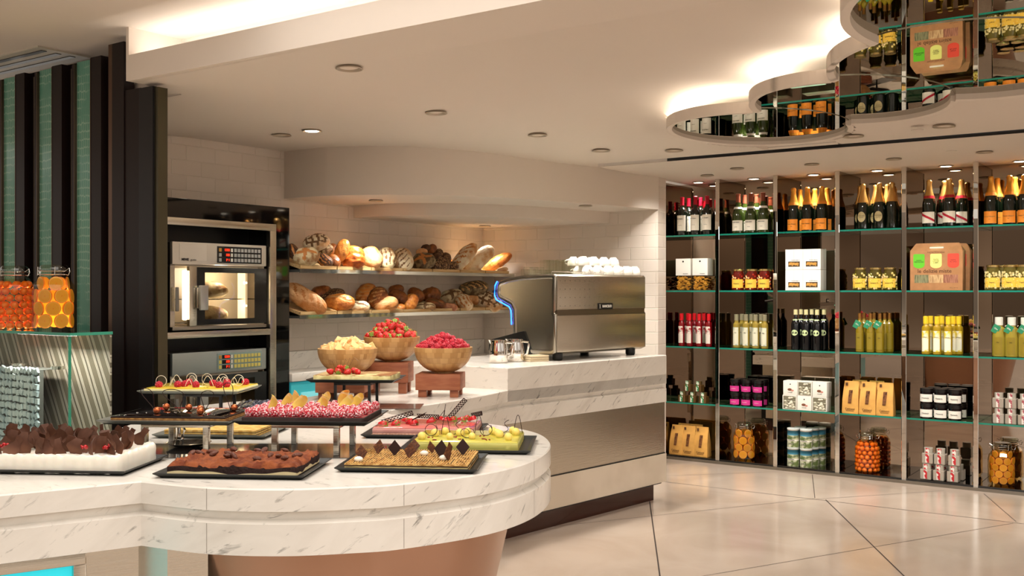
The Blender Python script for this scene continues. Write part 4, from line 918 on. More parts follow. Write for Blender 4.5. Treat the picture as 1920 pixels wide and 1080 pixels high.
# ================================================================ BREAD
def crust(n, a, b_, lo=.4, hi=.62, sc=26, rough=.55): return mat(n, a, rough=rough, col2=b_, vscale=sc, ramp=(lo, hi), bump=.35, bscale=90, detail=5)
CR = {'gold': crust('crust_gold', '#de9240', '#b8662a', rough=.35), 'brown': crust('crust_brown', '#a5602c', '#74401a', rough=.35), 'dark': crust('crust_dark', '#3d2414', '#6a4526'),
      'flour': crust('crust_floured', '#e8d8b6', '#c9945c', .45, .66, 14), 'tan': crust('crust_tan', '#e2b07a', '#c07e42', .4, .6, 12), 'grey': crust('crust_rye', '#d8c69c', '#94683c', .46, .62, 18),
      'seed': crust('crust_seeded', '#4a2c18', '#a9855a', .5, .6, 110), 'red': crust('crust_red', '#d0702c', '#984416', rough=.3), 'rye': crust('crust_darkrye', '#574026', '#8c7752', .45, .6, 30), 'pink': crust('crust_pale', '#e0a684', '#bd7c58')}
SL = {'pale': mat('slash_pale', '#d6a468', rough=.7, bump=.3, bscale=60), 'dark': mat('slash_dark', '#7a5836', rough=.7), 'orange': mat('slash_orange', '#c07a3a', rough=.6)}
def loaf(L, W, H, c, sl='pale', pat='none', seed=0, sq=2.3, bend=0):
    b = MB(); r = random.Random(seed); N, K = 56, 36; ph = [r.uniform(0, 6) for _ in range(6)]
    vs = []; top = []
    def isl(x, y):      # x along the length -1..1, y across -1..1
        x, y = x+.05*math.sin(7*y+ph[3]), y+.06*math.sin(6*x+ph[4])
        if pat == 'cross': return min(abs(x), abs(y)) < .10*(1.15-max(abs(x), abs(y))) + .03 and max(abs(x), abs(y)) < .85
        if pat == 'grid': return (abs((x*2.3) % 1-.5) < .09 or abs((y*2.0+.5) % 1-.5) < .09) and x*x+y*y < .8
        if pat == 'diag': return abs(((x*2.6+y*1.4)) % 1-.5) < .13*(1-.6*abs(y)) and abs(y) < .65 and abs(x) < .85
        if pat == 'long': return abs((y*2.2+.5) % 1-.5) < .12*(1-.6*x*x) and abs(x) < .8
        if pat == 'one': return abs(y+.15*math.sin(3*x)) < .12*(1-x*x) and abs(x) < .85
        return False
    for i in range(K+1):
        u = -1+2*i/K; u = math.sin(u*PI/2)
        rad = max(0, (1-abs(u)**sq))**(1/sq)
        rib = 1
        if pat == 'ribs': rib = 1+.07*abs(math.sin(u*7+.4))
        for j in range(N):
            a = 2*PI*j/N; cy, cz = math.cos(a), math.sin(a)
            wob = 1+.035*math.sin(3*a+ph[0]+2*u)+.03*math.sin(5*u+ph[1])+.02*math.sin(7*a+9*u+ph[2])
            y = W/2*rad*cy*wob*rib; z = H/2*rad*cz*wob*rib
            if z < 0: z *= .72
            nn_ = .015*math.sin(13*u+5*a+ph[5])*math.sin(9*a-7*u+ph[3])+.01*math.sin(23*u+ph[4]+11*a); y += y*nn_; z += z*nn_
            x = u*L/2
            s = isl(u, cy*rad) and cz > 0
            if s: z *= .93; y *= .97
            z += bend*(u*u)*H
            vs.append((x, y, z)); top.append(s)
    fs0 = []; fs1 = []
    for i in range(K):
        for j in range(N):
            q = (i*N+j, i*N+(j+1) % N, (i+1)*N+(j+1) % N, (i+1)*N+j); (fs1 if sum(top[k] for k in q) >= 2 else fs0).append(q)
    b.add(vs, fs0, CR[c]); k = len(b.v)-len(vs)
    im = b.mi(SL[sl])
    for f in fs1: b.f.append([k+j for j in f]); b.m.append(im)
    return b.build('loaf', smooth=80)
def bread(px, py, lp, wp, ang, c, lab, pat='none', sl='pale', v=4.84, lean=.55, name='bread_loaf', thick=.8, sq=2.3, seed=None, roll=0, bend=0, Y=None):
    t = (px-960)/FPX; Yd = v/(V.x*t+V.y) if Y is None else Y; m = Yd/FPX
    lp *= 1.10; wp *= 1.12; o = loaf(lp*m, wp*m, wp*m*thick, c, sl, pat, seed if seed is not None else int(px*7+py), sq, bend); o.name = name
    o.location = (t*Yd, Yd, EYE+(HOR-py)*m)
    # local x -> along the picture angle, local z -> towards the viewer and up
    a = math.radians(ang); X = Vector((math.cos(a), -lean*.0, math.sin(a))).normalized()
    X = (Vector((math.cos(a), 0, math.sin(a)))+Vector((0, lean*math.sin(a), 0))).normalized()
    Zv = Vector((0, -.75, .66)); Zv = (Zv-X*Zv.dot(X)).normalized(); Yv = Zv.cross(X)
    M = Matrix((X, Yv, Zv)).transposed().to_4x4(); o.rotation_euler = (M @ Matrix.Rotation(roll, 4, 'X')).to_euler()
    return tag(o, lab, 'bread')
for zf, nm in ((1.446, 'upper'), (1.157, 'lower')):
    t = thing('bread_shelf', nm+' wall shelf of steel holding slanted wooden trays of bread', 'shelf', LL(4.42, 4.68, zf), LZ)
    b = MB(); b.box(0, 2.345, 0, .30, -.030, -.014, mat('mirror_edge', '#d9dcd4', rough=.05, metal=.9)); b.box(0, 2.345, -.002, .004, -.034, -.010, mat('mirror_edge', '#d9dcd4')); b.box(0, 2.345, .298, .315, -.03, .10, STEEL); b.build('steel_shelf', t, smooth=0)
    for k in range(7):
        x0 = .01+k*.325; x1 = x0+.315; WD = mat('pale_wood', '#d2b483', rough=.55, col2='#b9935c', vscale=7, vmap=(1, 14, 14)); sl = .27
        b = MB()
        def q(y): return -.012+y*sl
        b.loft([[(x, .002, -.008), (x, .010, -.008), (x, .010, .012), (x, .002, .012)] for x in (x0, x1)], WD)
        for xx in (x0, x1-.008): b.loft([[(x, .004, q(0)), (x, .29, q(.28)), (x, .29, q(.28)+.020), (x, .004, q(0)+.020)] for x in (xx, xx+.008)], WD)
        b.build('wooden_tray', t, smooth=0)
        b = MB(); b.loft([[(x, .006, q(0)), (x, .29, q(.28)), (x, .29, q(.28)+.004), (x, .006, q(0)+.004)] for x in (x0+.008, x1-.008)], WD); b.build('tray_floor', t, smooth=0)
B = bread
B(550, 472, 34, 18, 120, 'dark', 'dark loaf with an orange slash at the left end of the upper shelf', 'one', 'orange', 4.80)
B(574, 482, 47, 38, 5, 'grey', 'round floured loaf cut with a brown cross, left end of the upper shelf', 'cross', 'orange', 4.74, sq=2.0)
B(593, 455, 47, 34, 8, 'flour', 'pale round loaf with a scored grid, highest at the left of the upper shelf', 'grid', 'dark', 4.84, sq=2.0)
B(607, 470, 34, 26, 20, 'grey', 'floured round loaf underneath the highest grid scored loaf', 'grid', 'dark', 4.86, sq=2.0)
B(609, 489, 32, 22, -40, 'dark', 'small dark seeded loaf with orange slashes between round loaf and golden rolls', 'long', 'orange', 4.74)
B(623, 469, 26, 17, 85, 'brown', 'smooth brown finger roll standing behind the golden finger roll', v=4.86)
B(626, 490, 28, 20, -55, 'brown', 'smooth brown finger roll lying below the golden finger roll', v=4.78)
B(641, 470, 42, 24, 72, 'gold', 'shiny golden finger roll on top beside the red brown ribbed loaf', v=4.74, lean=.3)
B(662, 484, 44, 39, 100, 'red', 'large shiny red brown loaf with many cuts on the upper shelf', 'ribs', 'pale', 4.78, sq=2.4)
B(697, 484, 44, 34, 118, 'tan', 'tan loaf leaning left, right of the red brown ribbed loaf', 'long', 'pale', 4.78)
B(686, 476, 30, 22, 115, 'grey', 'floured loaf half hidden behind the tan leaning loaf', 'long', 'dark', 4.92)
B(725, 485, 43, 31, 97, 'grey', 'floured loaf with long dark slashes standing in the middle of the upper shelf', 'long', 'dark', 4.78)
B(756, 487, 44, 33, 108, 'flour', 'pale loaf with fine diagonal cuts, left of the dark star cut loaf', 'diag', 'dark', 4.78)
B(794, 491, 42, 35, 15, 'rye', 'round dark loaf opened in a tan star, middle of the upper shelf', 'cross', 'orange', 4.74, sq=2.0)
B(791, 473, 20, 15, 5, 'tan', 'small tan knob roll resting on the dark star cut loaf', v=4.80)
for i, (x, y, a, bb, c) in enumerate(((798, 466, 18, 15, 'dark'), (809, 467, 20, 17, 'brown'), (822, 476, 20, 16, 'seed'), (816, 485, 22, 18, 'dark'), (836, 484, 22, 18, 'seed'), (829, 496, 30, 24, 'seed'), (814, 497, 26, 20, 'seed'), (846, 499, 26, 18, 'seed'))):
    o = B(x, y, a, bb, 20+i*23, c, 'small dark seeded roll in the middle heap of the upper shelf, '+('topmost left', 'topmost right', 'upper right', 'centre', 'right upper', 'bottom centre', 'bottom left', 'bottom right')[i], v=4.86-.015*i, name='bread_roll', sq=2.0); o['group'] = 'seeded rolls'
B(870, 483, 64, 27, 48, 'flour', 'long floured loaf leaning right beside the seeded rolls, upper shelf', 'diag', 'orange', 4.82, lean=.3)
B(897, 488, 68, 30, 42, 'flour', 'long floured crusty loaf leaning between the other floured loaf and croissant loaf', 'none', 'orange', 4.78, lean=.3)
B(931, 493, 60, 21, 30, 'gold', 'golden ridged croissant shaped loaf at the right end of the upper shelf', 'ribs', 'pale', 4.76, lean=.2)
B(942, 506, 20, 10, 10, 'flour', 'small pale roll tucked under the croissant shaped loaf', v=4.82, name='bread_roll')
B(573, 560, 82, 36, -33, 'tan', 'long crusty tan loaf sloping down at the left end of the lower shelf', 'diag', 'orange', 4.78, lean=0)
B(602, 550, 38, 28, 10, 'brown', 'brown loaf behind the sloping tan loaf, lower shelf', v=4.90)
B(619, 556, 52, 26, 18, 'seed', 'dark seeded loaf above the seed topped golden loaf, lower shelf', v=4.84)
B(637, 567, 52, 32, -5, 'gold', 'golden loaf with a seeded top near the left of the lower shelf', 'one', 'pale', 4.74)
B(674, 575, 36, 22, -5, 'flour', 'small white floured bun at the front left of the lower shelf', 'one', 'dark', 4.73, name='bread_roll')
B(687, 551, 42, 34, 50, 'gold', 'big round golden loaf at the back of the lower shelf', 'diag', 'pale', 4.88, sq=2.0)
B(708, 558, 42, 34, 65, 'brown', 'round brown loaf with pale cuts behind the pale split bun', 'diag', 'pale', 4.82, sq=2.0)
B(723, 570, 44, 30, 3, 'tan', 'pale golden split bun at the front of the lower shelf', 'one', 'pale', 4.73, name='bread_roll')
B(743, 543, 27, 18, 5, 'brown', 'dark brown roll at the top of the middle heap, lower shelf', v=4.86, name='bread_roll')
B(747, 556, 38, 23, -30, 'brown', 'glossy brown roll sloping right in the middle heap, lower shelf', 'ribs', v=4.80, name='bread_roll')
B(751, 577, 17, 14, 0, 'gold', 'small golden roll between the split bun and the upright brown roll', v=4.74, name='bread_roll')
B(770, 567, 33, 23, 65, 'gold', 'ribbed brown roll standing left of the pale round roll', 'ribs', v=4.77, name='bread_roll')
B(780, 553, 32, 24, -40, 'brown', 'shiny brown roll above the pale round roll, lower shelf', v=4.84, name='bread_roll')
B(798, 576, 35, 18, 0, 'grey', 'flat pale round roll with a split on the lower shelf', 'cross', 'dark', 4.73, name='bread_roll')
B(808, 553, 35, 28, 5, 'brown', 'round dark brown cut loaf at the back right of the middle heap', 'ribs', v=4.86, sq=2.0)
B(817, 569, 36, 18, -12, 'brown', 'flat brown roll with a cut behind the pinkish roll', 'one', 'dark', 4.79, name='bread_roll')
B(839, 576, 35, 17, -5, 'pink', 'smooth pinkish roll at the front of the lower shelf', v=4.73, name='bread_roll')
B(847, 556, 40, 28, 15, 'grey', 'round floured brown loaf behind the white floured bun', 'cross', 'dark', 4.84, sq=2.0)
B(870, 568, 34, 28, -55, 'flour', 'bright white floured bun at the right front of the lower shelf', 'long', 'orange', 4.73, name='bread_roll')
B(886, 561, 26, 22, -30, 'tan', 'tan roll between the white bun and the grid scored loaf', v=4.82, name='bread_roll')
B(888, 541, 52, 28, 8, 'rye', 'dark oval loaf lying on top at the right of the lower shelf', 'diag', 'pale', 4.82)
B(915, 565, 53, 34, -25, 'flour', 'large pale loaf with a dark scored grid at the right of the lower shelf', 'grid', 'dark', 4.74)
# let every loaf rest on the slanted tray floor: slide it along the line of sight until it clears the wood
bpy.context.view_layer.update()
for o_ in [x for x in bpy.data.objects if x.get('category') == 'bread']:
    zf = 1.446 if (o_.location.z > 1.32) else 1.157
    for _ in range(14):
        M_ = Matrix.LocRotScale(o_.location, o_.rotation_euler, o_.scale); pen = -1; cv = o_.location.dot(V)
        for v_ in list(o_.data.vertices)[::7]:
            w_ = M_ @ v_.co; vv = w_.dot(V)
            if 4.68 < vv < 4.99: pen = max(pen, zf-.006+.27*(vv-4.68)-w_.z)
            if vv > 4.985: pen = max(pen, .02)
        if pen < .004 or cv < 4.735: break
        d_ = o_.location-Vector((0, 0, EYE)); k_ = 1-.010/d_.length; o_.location = Vector((0, 0, EYE))+d_*k_; o_.scale = tuple(s_*k_ for s_ in o_.scale)
# two loaves baking in the upper oven
for zz, px, l in ((1.295, 404, 'floured loaf baking on the upper rack of the lit oven'), (1.155, 404, 'floured loaf baking on the lower rack of the lit oven')):
    ob = loaf(.27, .15, .115, 'grey', 'dark', 'one', int(zz*100)); ob.name = 'bread_loaf'; ob.location = LL(3.84, VF+.115, zz); ob.rotation_euler = (0, 0, LZ); tag(ob, l, 'bread')
# ================================================================ COFFEE MACHINE
MA = Vector((.25, 5.74, 0)); mc = Vector((.69, .7238, 0)); mp_ = Vector((-.7238, .69, 0)); MR = math.atan2(.7238, .69)
def mx_(px, y):
    t = (px-960)/FPX; return (t*(MA.y+y*mp_.y)-(MA.x+y*mp_.x))/(mc.x-t*mc.y)
def mw(x, y, z): return MA+mc*x+mp_*y+Vector((0, 0, z))
W_ = .85
mach = thing('coffee_machine', 'large brushed steel espresso machine with a blue lit edge on the raised marble counter', 'coffee machine', tuple(mw(0, 0, .90)), MR)
z_ = .90
prof = [(.035, .035), (.0, .05), (.0, .262), (.012, .272), (.004, .29), (.002, .482), (.012, .494), (.06, .496), (.25, .490), (.38, .474), (.455, .456), (.472, .430), (.474, .375), (.46, .352), (.355, .312), (.340, .285), (.335, .12), (.25, .045), (.20, .035)]
b = MB(); b.loft([[(x, y*(1 if 0 < x < W_ else 1), z) for y, z in prof] for x in (.012, W_-.012)], STEEL); body_ = b.build('body', mach, smooth=25, bevel=.002)
MST = mat('machine_side_steel', '#a39d91', rough=.25, metal=1)
def inset2(P, d): return inset(P, d)
for x0, x1 in ((-.004, .012), (W_-.012, W_+.004)):
    b = MB(); P2 = inset2(prof, .028); s = 1 if x0 < .1 else -1; xo = x0 if s == 1 else x1; xi = x1 if s == 1 else x0
    b.loft([[(xi, y, z) for y, z in prof], [(xo+s*.004, y, z) for y, z in prof], [(xo, y, z) for y, z in inset2(prof, .005)], [(xo, y, z) for y, z in inset2(prof, .022)], [(xo+s*.008, y, z) for y, z in P2]], MST); b.build('side_panel', mach, smooth=40)
b = MB(); b.box(.006, W_-.006, -.0035, .004, .292, .484, STEEL); up = b.build('rear_upper_panel', mach, bevel=.002)
b = MB()
for r in range(4):
    for c in range(19): b.cyl((.03+c*(W_-.06)/18, 0, 0), .0022, .0008, 8, BLACK)
k = 0
for r in range(4):
    for c in range(19):
        for j in range(16): q = b.v[k]; k += 1; q.y, q.z = -.0034-(q.z), .313+r*.048+q.y
b.build('perforation', up, smooth=0)
b = MB(); b.box(.006, W_-.006, -.0035, .004, .052, .258, STEEL); b.build('rear_lower_panel', mach, bevel=.002)
b = MB(); b.box(.01, W_-.01, .0, .02, .258, .290, mat('recess_steel', '#8b8070', rough=.3, metal=1)); b.build('rear_recess', mach, smooth=0)
b = MB(); xl = mx_(1120, 0); xr = mx_(1147, 0); b.box(xl, xr, -.009, -.003, .288, .326, BLACK); bd = b.build('name_badge', mach, bevel=.003)
words('RANCILIO', .021, WHITE, bd, 'lettering', ((xl+xr)/2+.012, -.0096, .307), bold=.0008, sx=.92); b = MB()
for s in (-1, 1): b.tube([(xl+.014-s*.007, -.0098, .294), (xl+.014+s*.004, -.0098, .307), (xl+.014-s*.007, -.0098, .320)], .0013, 5, WHITE)
b.build('emblem', bd)
BLUE = mat('blue_led', '#2b6cff', emit='#1a5cff', estr=7)
b = MB(); b.tube([(-.004, y, z) for y, z in ((.464, .455), (.482, .43), (.486, .372), (.470, .345), (.365, .305), (.350, .282), (.346, .20))], .0038, 8, BLUE); b.build('blue_light_edge', mach)
b = MB(); b.box(.02, W_-.02, .18, .53, .02, .085, BLACK); dt = b.build('drip_tray', mach, bevel=.012)
b = MB(); b.loft([[(x, .185, .03), (x, .215, .10), (x, .245, .165), (x, .275, .16), (x, .50, .11), (x, .53, .10), (x, .535, .04), (x, .5, .025)] for x in (-.006, .012)], BLACK); b.build('tray_side', mach, bevel=.003)
for x in (.07, W_-.09):
    for y in (.05, .42): b = MB(); b.lathe([(.026, 0), (.030, .01), (.030, .04)], 18, (x, y, 0), BLACK); b.build('foot', mach)
b = MB(); b.cyl((0, 0, 0), .022, .03, 18, DSTEEL); kn = b.build('steam_knob', mach, bevel=.002); kn.location = (.06, .355, .235); kn.rotation_euler = (-PI/2, 0, .3)
b = MB(); b.tube([(.10, .44, .39), (.10, .52, .40), (.10, .60, .395)], .009, 8, BLACK); b.tube([(.10, .44, .39), (.10, .49, .395)], .014, 10, CHROME); b.build('lever', mach)
for x in (.3, .62):
    b = MB(); b.lathe([(.035, 0), (.035, .04), (.03, .05)], 18, (x, .41, .30), CHROME); b.tube([(x, .44, .315), (x, .54, .30)], .011, 8, BLACK); b.build('group_head', mach)
b = MB(); b.tube([(.05+i*.0001, .44, .496) for i in range(2)]+[], .003); 
b = MB(); b.tube([(.03, .06, .497), (.03, .06, .51), (W_-.03, .06, .51), (W_-.03, .06, .497)], .003, 6, CHROME); b.build('cup_rail', mach)
# cups and glasses on top
PORC = mat('porcelain', '#ece8df', rough=.15, coat=.3)
def cup():
    t = thing('coffee_cup', 'x', 'cup')
    b = MB(); b.lathe([(.036, 0), (.0375, .003), (.037, .018), (.030, .040), (.020, .050), (.018, .055)], 20, (0, 0, 0), PORC); b.build('bowl', t)
    b = MB(); b.tube([(.035, 0, .012), (.050, 0, .014), (.052, 0, .028), (.040, 0, .036), (.030, 0, .036)], .0035, 6, PORC); b.build('handle', t); return t
cu = Placer(cup())
for rr, (y, z, ps, ln) in enumerate(((.07, .497, (1102, 1121, 1140, 1157, 1174, 1190), 'front row'), (.155, .497, (1088, 1107, 1126, 1144, 1161, 1178), 'middle row'), (.115, .551, (1094, 1113, 1132, 1150), 'upper layer'), (.24, .497, (1085, 1104, 1122, 1140), 'back row'), (.20, .551, (1075, 1090, 1108), 'upper back layer'))):
    for i, px in enumerate(ps):
        x = mx_(px, y); cu(tuple(mw(x, y, z_+z)), random.uniform(0, 6), 'white cup upside down on the coffee machine, '+ln+', '+nth(i, len(ps)), 'white coffee cups')
TG = clear('tumbler_glass', '#fafbf8', .12, .15)
def tumbler(R, H, name='drinking_glass'):
    b = MB(); n = 16; b.lathe([(R*.85, 0), (R, H*.3), (R, H)], n, (0, 0, 0), TG, caps=False); b.lathe([(R*.8, H), (R*.92, H), (R*.98, H-.004)], n, (0, 0, 0), TG, caps=False)
    b.lathe([(R*.85, .0), (R*.8, .008), (.001, .008)], n, (0, 0, 0), TG, caps=False)
    o = b.build(name, smooth=50); o['category'] = 'glass'; return o
gl1 = Placer(tumbler(.030, .085)); gl2 = Placer(tumbler(.026, .05, 'shot_glass'))
for y, ps, ln in ((.10, (1052, 1064, 1076), 'front'), (.19, (1028, 1039, 1050, 1062), 'middle'), (.28, (1022, 1034, 1046, 1058, 1070), 'back')):
    for i, px in enumerate(ps): gl1(tuple(mw(mx_(px, y), y, z_+.497)), 0, 'clear tumbler on the coffee machine beside the white cups, '+ln+' row, '+nth(i, len(ps)), 'clear tumblers')
for y, ps, ln in ((.29, (990, 1001, 1012), 'front'), (.36, (985, 996, 1007, 1018, 1030), 'back')):
    for i, px in enumerate(ps): gl2(tuple(mw(mx_(px, y), y, z_+.478+(.012 if y < .3 else .0))), 0, 'low clear glass, left end of the coffee machine top, '+ln+', '+nth(i, len(ps)), 'low clear glasses')
def jug():
    t = thing('milk_jug', 'x', 'jug'); R, H = .052, .125
    b = MB(); b.lathe([(R*.95, 0), (R, .004), (R, H*.55), (R*.86, H*.85), (R*.86, H), (R*.82, H), (R*.80, H*.85), (R*.9, .01), (.001, .01)], 28, (0, 0, 0), CHROME, caps=False); b.cyl((0, 0, 0), R*.95, .002, 28, CHROME); b.build('body', t)
    b = MB(); b.tube([(R*.84, 0, H*.9), (R*1.5, 0, H*.88), (R*1.55, 0, H*.78), (R*1.35, 0, H*.35), (R*1.0, 0, H*.3)], .006, 8, CHROME); b.build('handle', t)
    b = MB(); b.loft([[(-R*.84, -.016, H), (-R*.84, .016, H), (-R*.86, 0, H*.8)], [(-R*1.12, -.003, H*1.01), (-R*1.12, .003, H*1.01), (-R*1.1, 0, H*.99)]], CHROME); b.build('spout', t); return t
jg = Placer(jug())
jg(tuple(onZ(935, 680, .90)), -.15, 'polished steel milk jug left of the coffee machine, left of the pair'); jg(tuple(onZ(966, 677.5, .90)), -.3, 'polished steel milk jug left of the coffee machine, right of the pair')
b = MB()
for i in range(3): b.box(-.065, .065, -.05, .05, .012*i, .012*i+.0105, mat('pale_tray_wood', '#d8c6a4', rough=.5), ch=.003)
o_ = b.build('folded_cloths', loc=tuple(onZ(1003, 677, .90)), rz=.6); tag(o_, 'low stack of pale folded cloths on the marble between the jugs and the coffee machine', 'cloth')
# ================================================================ CAKES, TRAYS AND STANDS
DA = math.radians(-4.7)
TRAYM = mat('tray_dark', '#2a2b29', rough=.35, spec=.5); TRAYL = mat('tray_grey', '#7c7f78', rough=.3, metal=.5)
def tray(X, Y, W, D, z, lab, m=TRAYM, a=DA):
    t = thing('serving_tray', lab, 'tray', (X, Y, z), a); f = .014
    b = MB()
    def rg(i, z): return [(i, i, z), (W-i, i, z), (W-i, D-i, z), (i, D-i, z)]
    b.loft([rg(f, 0), rg(f+.004, 0), rg(0, .012), rg(0, .0145), rg(.002, .0145), rg(f+.003, .003)], m, caps=True); b.build('pan', t, smooth=0, bevel=0)
    return t
def stand(X, Y, W, D, z, h, m, lab, r=.009, a=DA):
    t = thing('cake_stand', lab, 'stand', (X, Y, z), a)
    b = MB()
    b.box(0, W, 0, 2*r, h-.014, h, m); b.box(0, W, D-2*r, D, h-.014, h, m); b.box(0, 2*r, 2*r, D-2*r, h-.014, h, m); b.box(W-2*r, W, 2*r, D-2*r, h-.014, h, m); b.build('top_frame', t, bevel=.0012)
    for x in (0, W-2*r):
        for y in (0, D-2*r): b = MB(); b.box(x, x+2*r, y, y+2*r, 0, h-.0141, m); b.build('leg', t, bevel=.0012)
    return t
def cake(X, Y, z, lab, name='cake', a=DA): return thing(name, lab, 'cake', (X, Y, z), a)
def slab(b, W, D, z0, z1, m, n=24, wob=.0, seed=0, ch=.003, x0=0, y0=0, top=None):
    """a cut block of cake: wavy sides, softened edges"""
    r = random.Random(seed); P = []
    def side(p, q, k):
        for i in range(k): t = i/k; P.append((p[0]+(q[0]-p[0])*t, p[1]+(q[1]-p[1])*t))
    side((x0, y0), (x0+W, y0), n); side((x0+W, y0), (x0+W, y0+D), n//2); side((x0+W, y0+D), (x0, y0+D), n); side((x0, y0+D), (x0, y0), n//2)
    cx, cy = x0+W/2, y0+D/2
    def rg(z, i): return [(x+(cx-x)*(i/(W/2))+r.uniform(-wob, wob), y+(cy-y)*(i/(D/2))+r.uniform(-wob, wob), z) for x, y in P]
    return b.loft([rg(z0, .001), rg(z0+ch*.5, 0), rg(z1-ch, 0), rg(z1-ch*.3, ch*.4), rg(z1, ch)], m)
class PP:      # parts that repeat on one thing share their mesh
    def __init__(s, o): s.o = o; s.used = False; s.n = o.name.split('.')[0]
    def put(s, parent, loc, rot=(0, 0, 0), sc=1):
        if not s.used: c = s.o; s.used = True
        else: c = s.o.copy(); COL.objects.link(c)
        c.parent = parent; c.location = loc; c.rotation_euler = rot; c.scale = (sc,)*3 if not hasattr(sc, '__len__') else sc; return c
RASP = mat('raspberry_red', '#b5122a', rough=.3, sss=.2, coat=.15); RASPD = mat('raspberry_dusted', '#b5122a', rough=.55, col2='#f0dada', vscale=240, ramp=(.48, .62))
def berry(name, m, n=6, R=.0115, hollow=True):
    b = MB(); rows = ((-.75, .62, 6), (-.3, .92, 8), (.2, .95, 8), (.62, .72, 6), (.95, .25, 3))
    for k, (z, rr, c) in enumerate(rows):
        for i in range(c):
            a = 2*PI*(i+.5*(k % 2))/c; b.sph((rr*R*.75*math.cos(a), rr*R*.75*math.sin(a), z*R*.9), R*.40, n, 4, m)
    b.sph((0, 0, 0), R*.85, 8, 6, m, (.85, .85, 1)); return b.build(name, smooth=60)
CHOC = mat('dark_chocolate', '#2a1610', rough=.5, spec=.2); CHOCM = mat('marbled_chocolate', '#46230f', rough=.45, spec=.3, col2='#74451f', vscale=55, ramp=(.45, .6), distort=1.5)
def curl(pts, r=.0009, m=CHOC, name='chocolate_curl'):
    b = MB(); b.tube(pts, r, 5, m); return b.build(name)
def curve_pts(n, f): return [f(i/(n-1)) for i in range(n)]
Z0 = ZT+.0003
# ---- 1 layered pastry at the front right
T1 = tray(-.503, 2.865, .407, .285, Z0, 'dark tray under the layered pastry with chocolate diamonds, front right of the counter')
c = cake(-.478, 2.882, Z0+.0035, 'layered golden pastry topped with brown chocolate diamonds, front right of the counter', 'layered_pastry')
PAS = mat('pastry', '#d2ab66', rough=.7, col2='#a9793c', vscale=60, bump=.4, bscale=120); CRM = mat('pastry_cream', '#d9c78a', rough=.5); DKL = mat('dark_filling', '#3a2010', rough=.6)
b = MB(); W, D = .355, .26; z = 0
for k, (h, m, ins) in enumerate(((.0050, PAS, .0005), (.0030, DKL, .0), (.0040, CRM, .001), (.0030, DKL, 0), (.0045, PAS, 0.0005))): slab(b, W-2*ins, D-2*ins, z, z+h, m, 30, .0008, k, .001, ins, ins); z += h
b.build('layers', c, smooth=30)
b = MB(); TOPP = mat('ridged_pastry', '#cba35f', rough=.75, col2='#a9793c', vscale=40); DSP = mat('toasted_line', '#4e3418', rough=.8)
N = 46
for i in range(N):
    x0_ = .004+i*(W-.008)/N; b.loft([[(x0_, .002, z), (x0_+.0050, .002, z), (x0_+.0038, .002, z+.0026), (x0_+.0014, .002, z+.0026)], [(x0_, D-.002, z), (x0_+.0050, D-.002, z), (x0_+.0038, D-.002, z+.0026), (x0_+.0014, D-.002, z+.0026)]], TOPP)
r = random.Random(4)
for i in range(320):
    x, y = .006+r.random()*(W-.014), .006+r.random()*(D-.02); x = .004+round((x-.004)/((W-.008)/N))*(W-.008)/N-.0012; x = max(.003, x); b.box(x, x+.0022, y, y+r.uniform(.006, .016), z+.0005, z+.0026, DSP)
b.build('ridged_top', c, smooth=30)
dm = MB(); s = .030; dm.loft([[(0, -.0012, 0), (s*.8, -.0012, s), (0, -.0012, s*2.0), (-s*.8, -.0012, s)], [(0, .0012, 0), (s*.8, .0012, s), (0, .0012, s*2.0), (-s*.8, .0012, s)]], CHOCM)
dp = PP(dm.build('chocolate_diamond', smooth=0)); dm.mats[0] = CHOC; dp2 = PP(dm.build('chocolate_diamond', smooth=0))
for x, y, rz, rx, q, w in ((.038, .06, .5, -.25, dp, .95), (.06, .17, -.3, -.35, dp, .95), (.118, .14, .15, -.2, dp2, 1), (.165, .21, .2, -.4, dp, .9), (.168, .10, -.3, -.3, dp, 1), (.222, .20, .9, -.3, dp, .8), (.258, .12, -.2, -.25, dp2, 1.1), (.275, .22, 1.1, -.2, dp, .7), (.29, .07, 1.0, -.15, dp, .85), (.318, .17, .1, -.3, dp2, 1.05)):
    q.put(c, (x, y, z-.001), (rx, 0, rz), w*.82)
b = MB(); b.sph((0, 0, 0), .011, 12, 8, mat('white_cream', '#efe6d6', rough=.45), (1.2, 1, .75)); wd = PP(b.build('cream_dot'))
for x, y in ((.035, .03), (.205, .15), (.275, .075)): wd.put(c, (x, y, z+.008))
# ---- 2 green glazed cake at the right end
tray(-.36, 3.20, .42, .335, Z0, 'dark tray under the green glazed cake at the rounded right end of the counter')
c = cake(-.325, 3.245, Z0+.0035, 'yellow green glazed cake with pale yellow balls and thin chocolate loops', 'glazed_cake')
GY = mat('green_mousse', '#c4bd66', rough=.4, sss=.15); GYT = mat('green_glaze', '#b9b03a', rough=.18, coat=.3, col2='#cfc458', vscale=10); W, D = .345, .275
b = MB(); slab(b, W, D, 0, .005, mat('sponge_green', '#b3a550', rough=.8), 30, .0006, 1, .001); slab(b, W, D, .005, .0255, GY, 30, .0004, 2, .003); slab(b, W-.004, D-.004, .0252, .0285, GYT, 30, .0002, 3, .0025, .002, .002); b.build('mousse_block', c, smooth=40)
b = MB(); b.sph((0, 0, 0), .0125, 14, 10, mat('mango_ball', '#eed873', rough=.35, sss=.3)); yb = PP(b.build('mango_ball'))
for x, y, s_ in ((.028, .05, 1.1), (.06, .12, 1.15), (.085, .18, 1), (.118, .06, .95), (.14, .14, 1.1), (.16, .20, .9), (.19, .07, .95), (.245, .19, 1.1), (.275, .11, 1.15), (.262, .16, 1), (.31, .05, 1.1), (.325, .17, 1.1), (.31, .22, 1)): yb.put(c, (x, y, .0285+.0095*s_), (0, 0, x*40), s_)
b = MB(); r = random.Random(8)
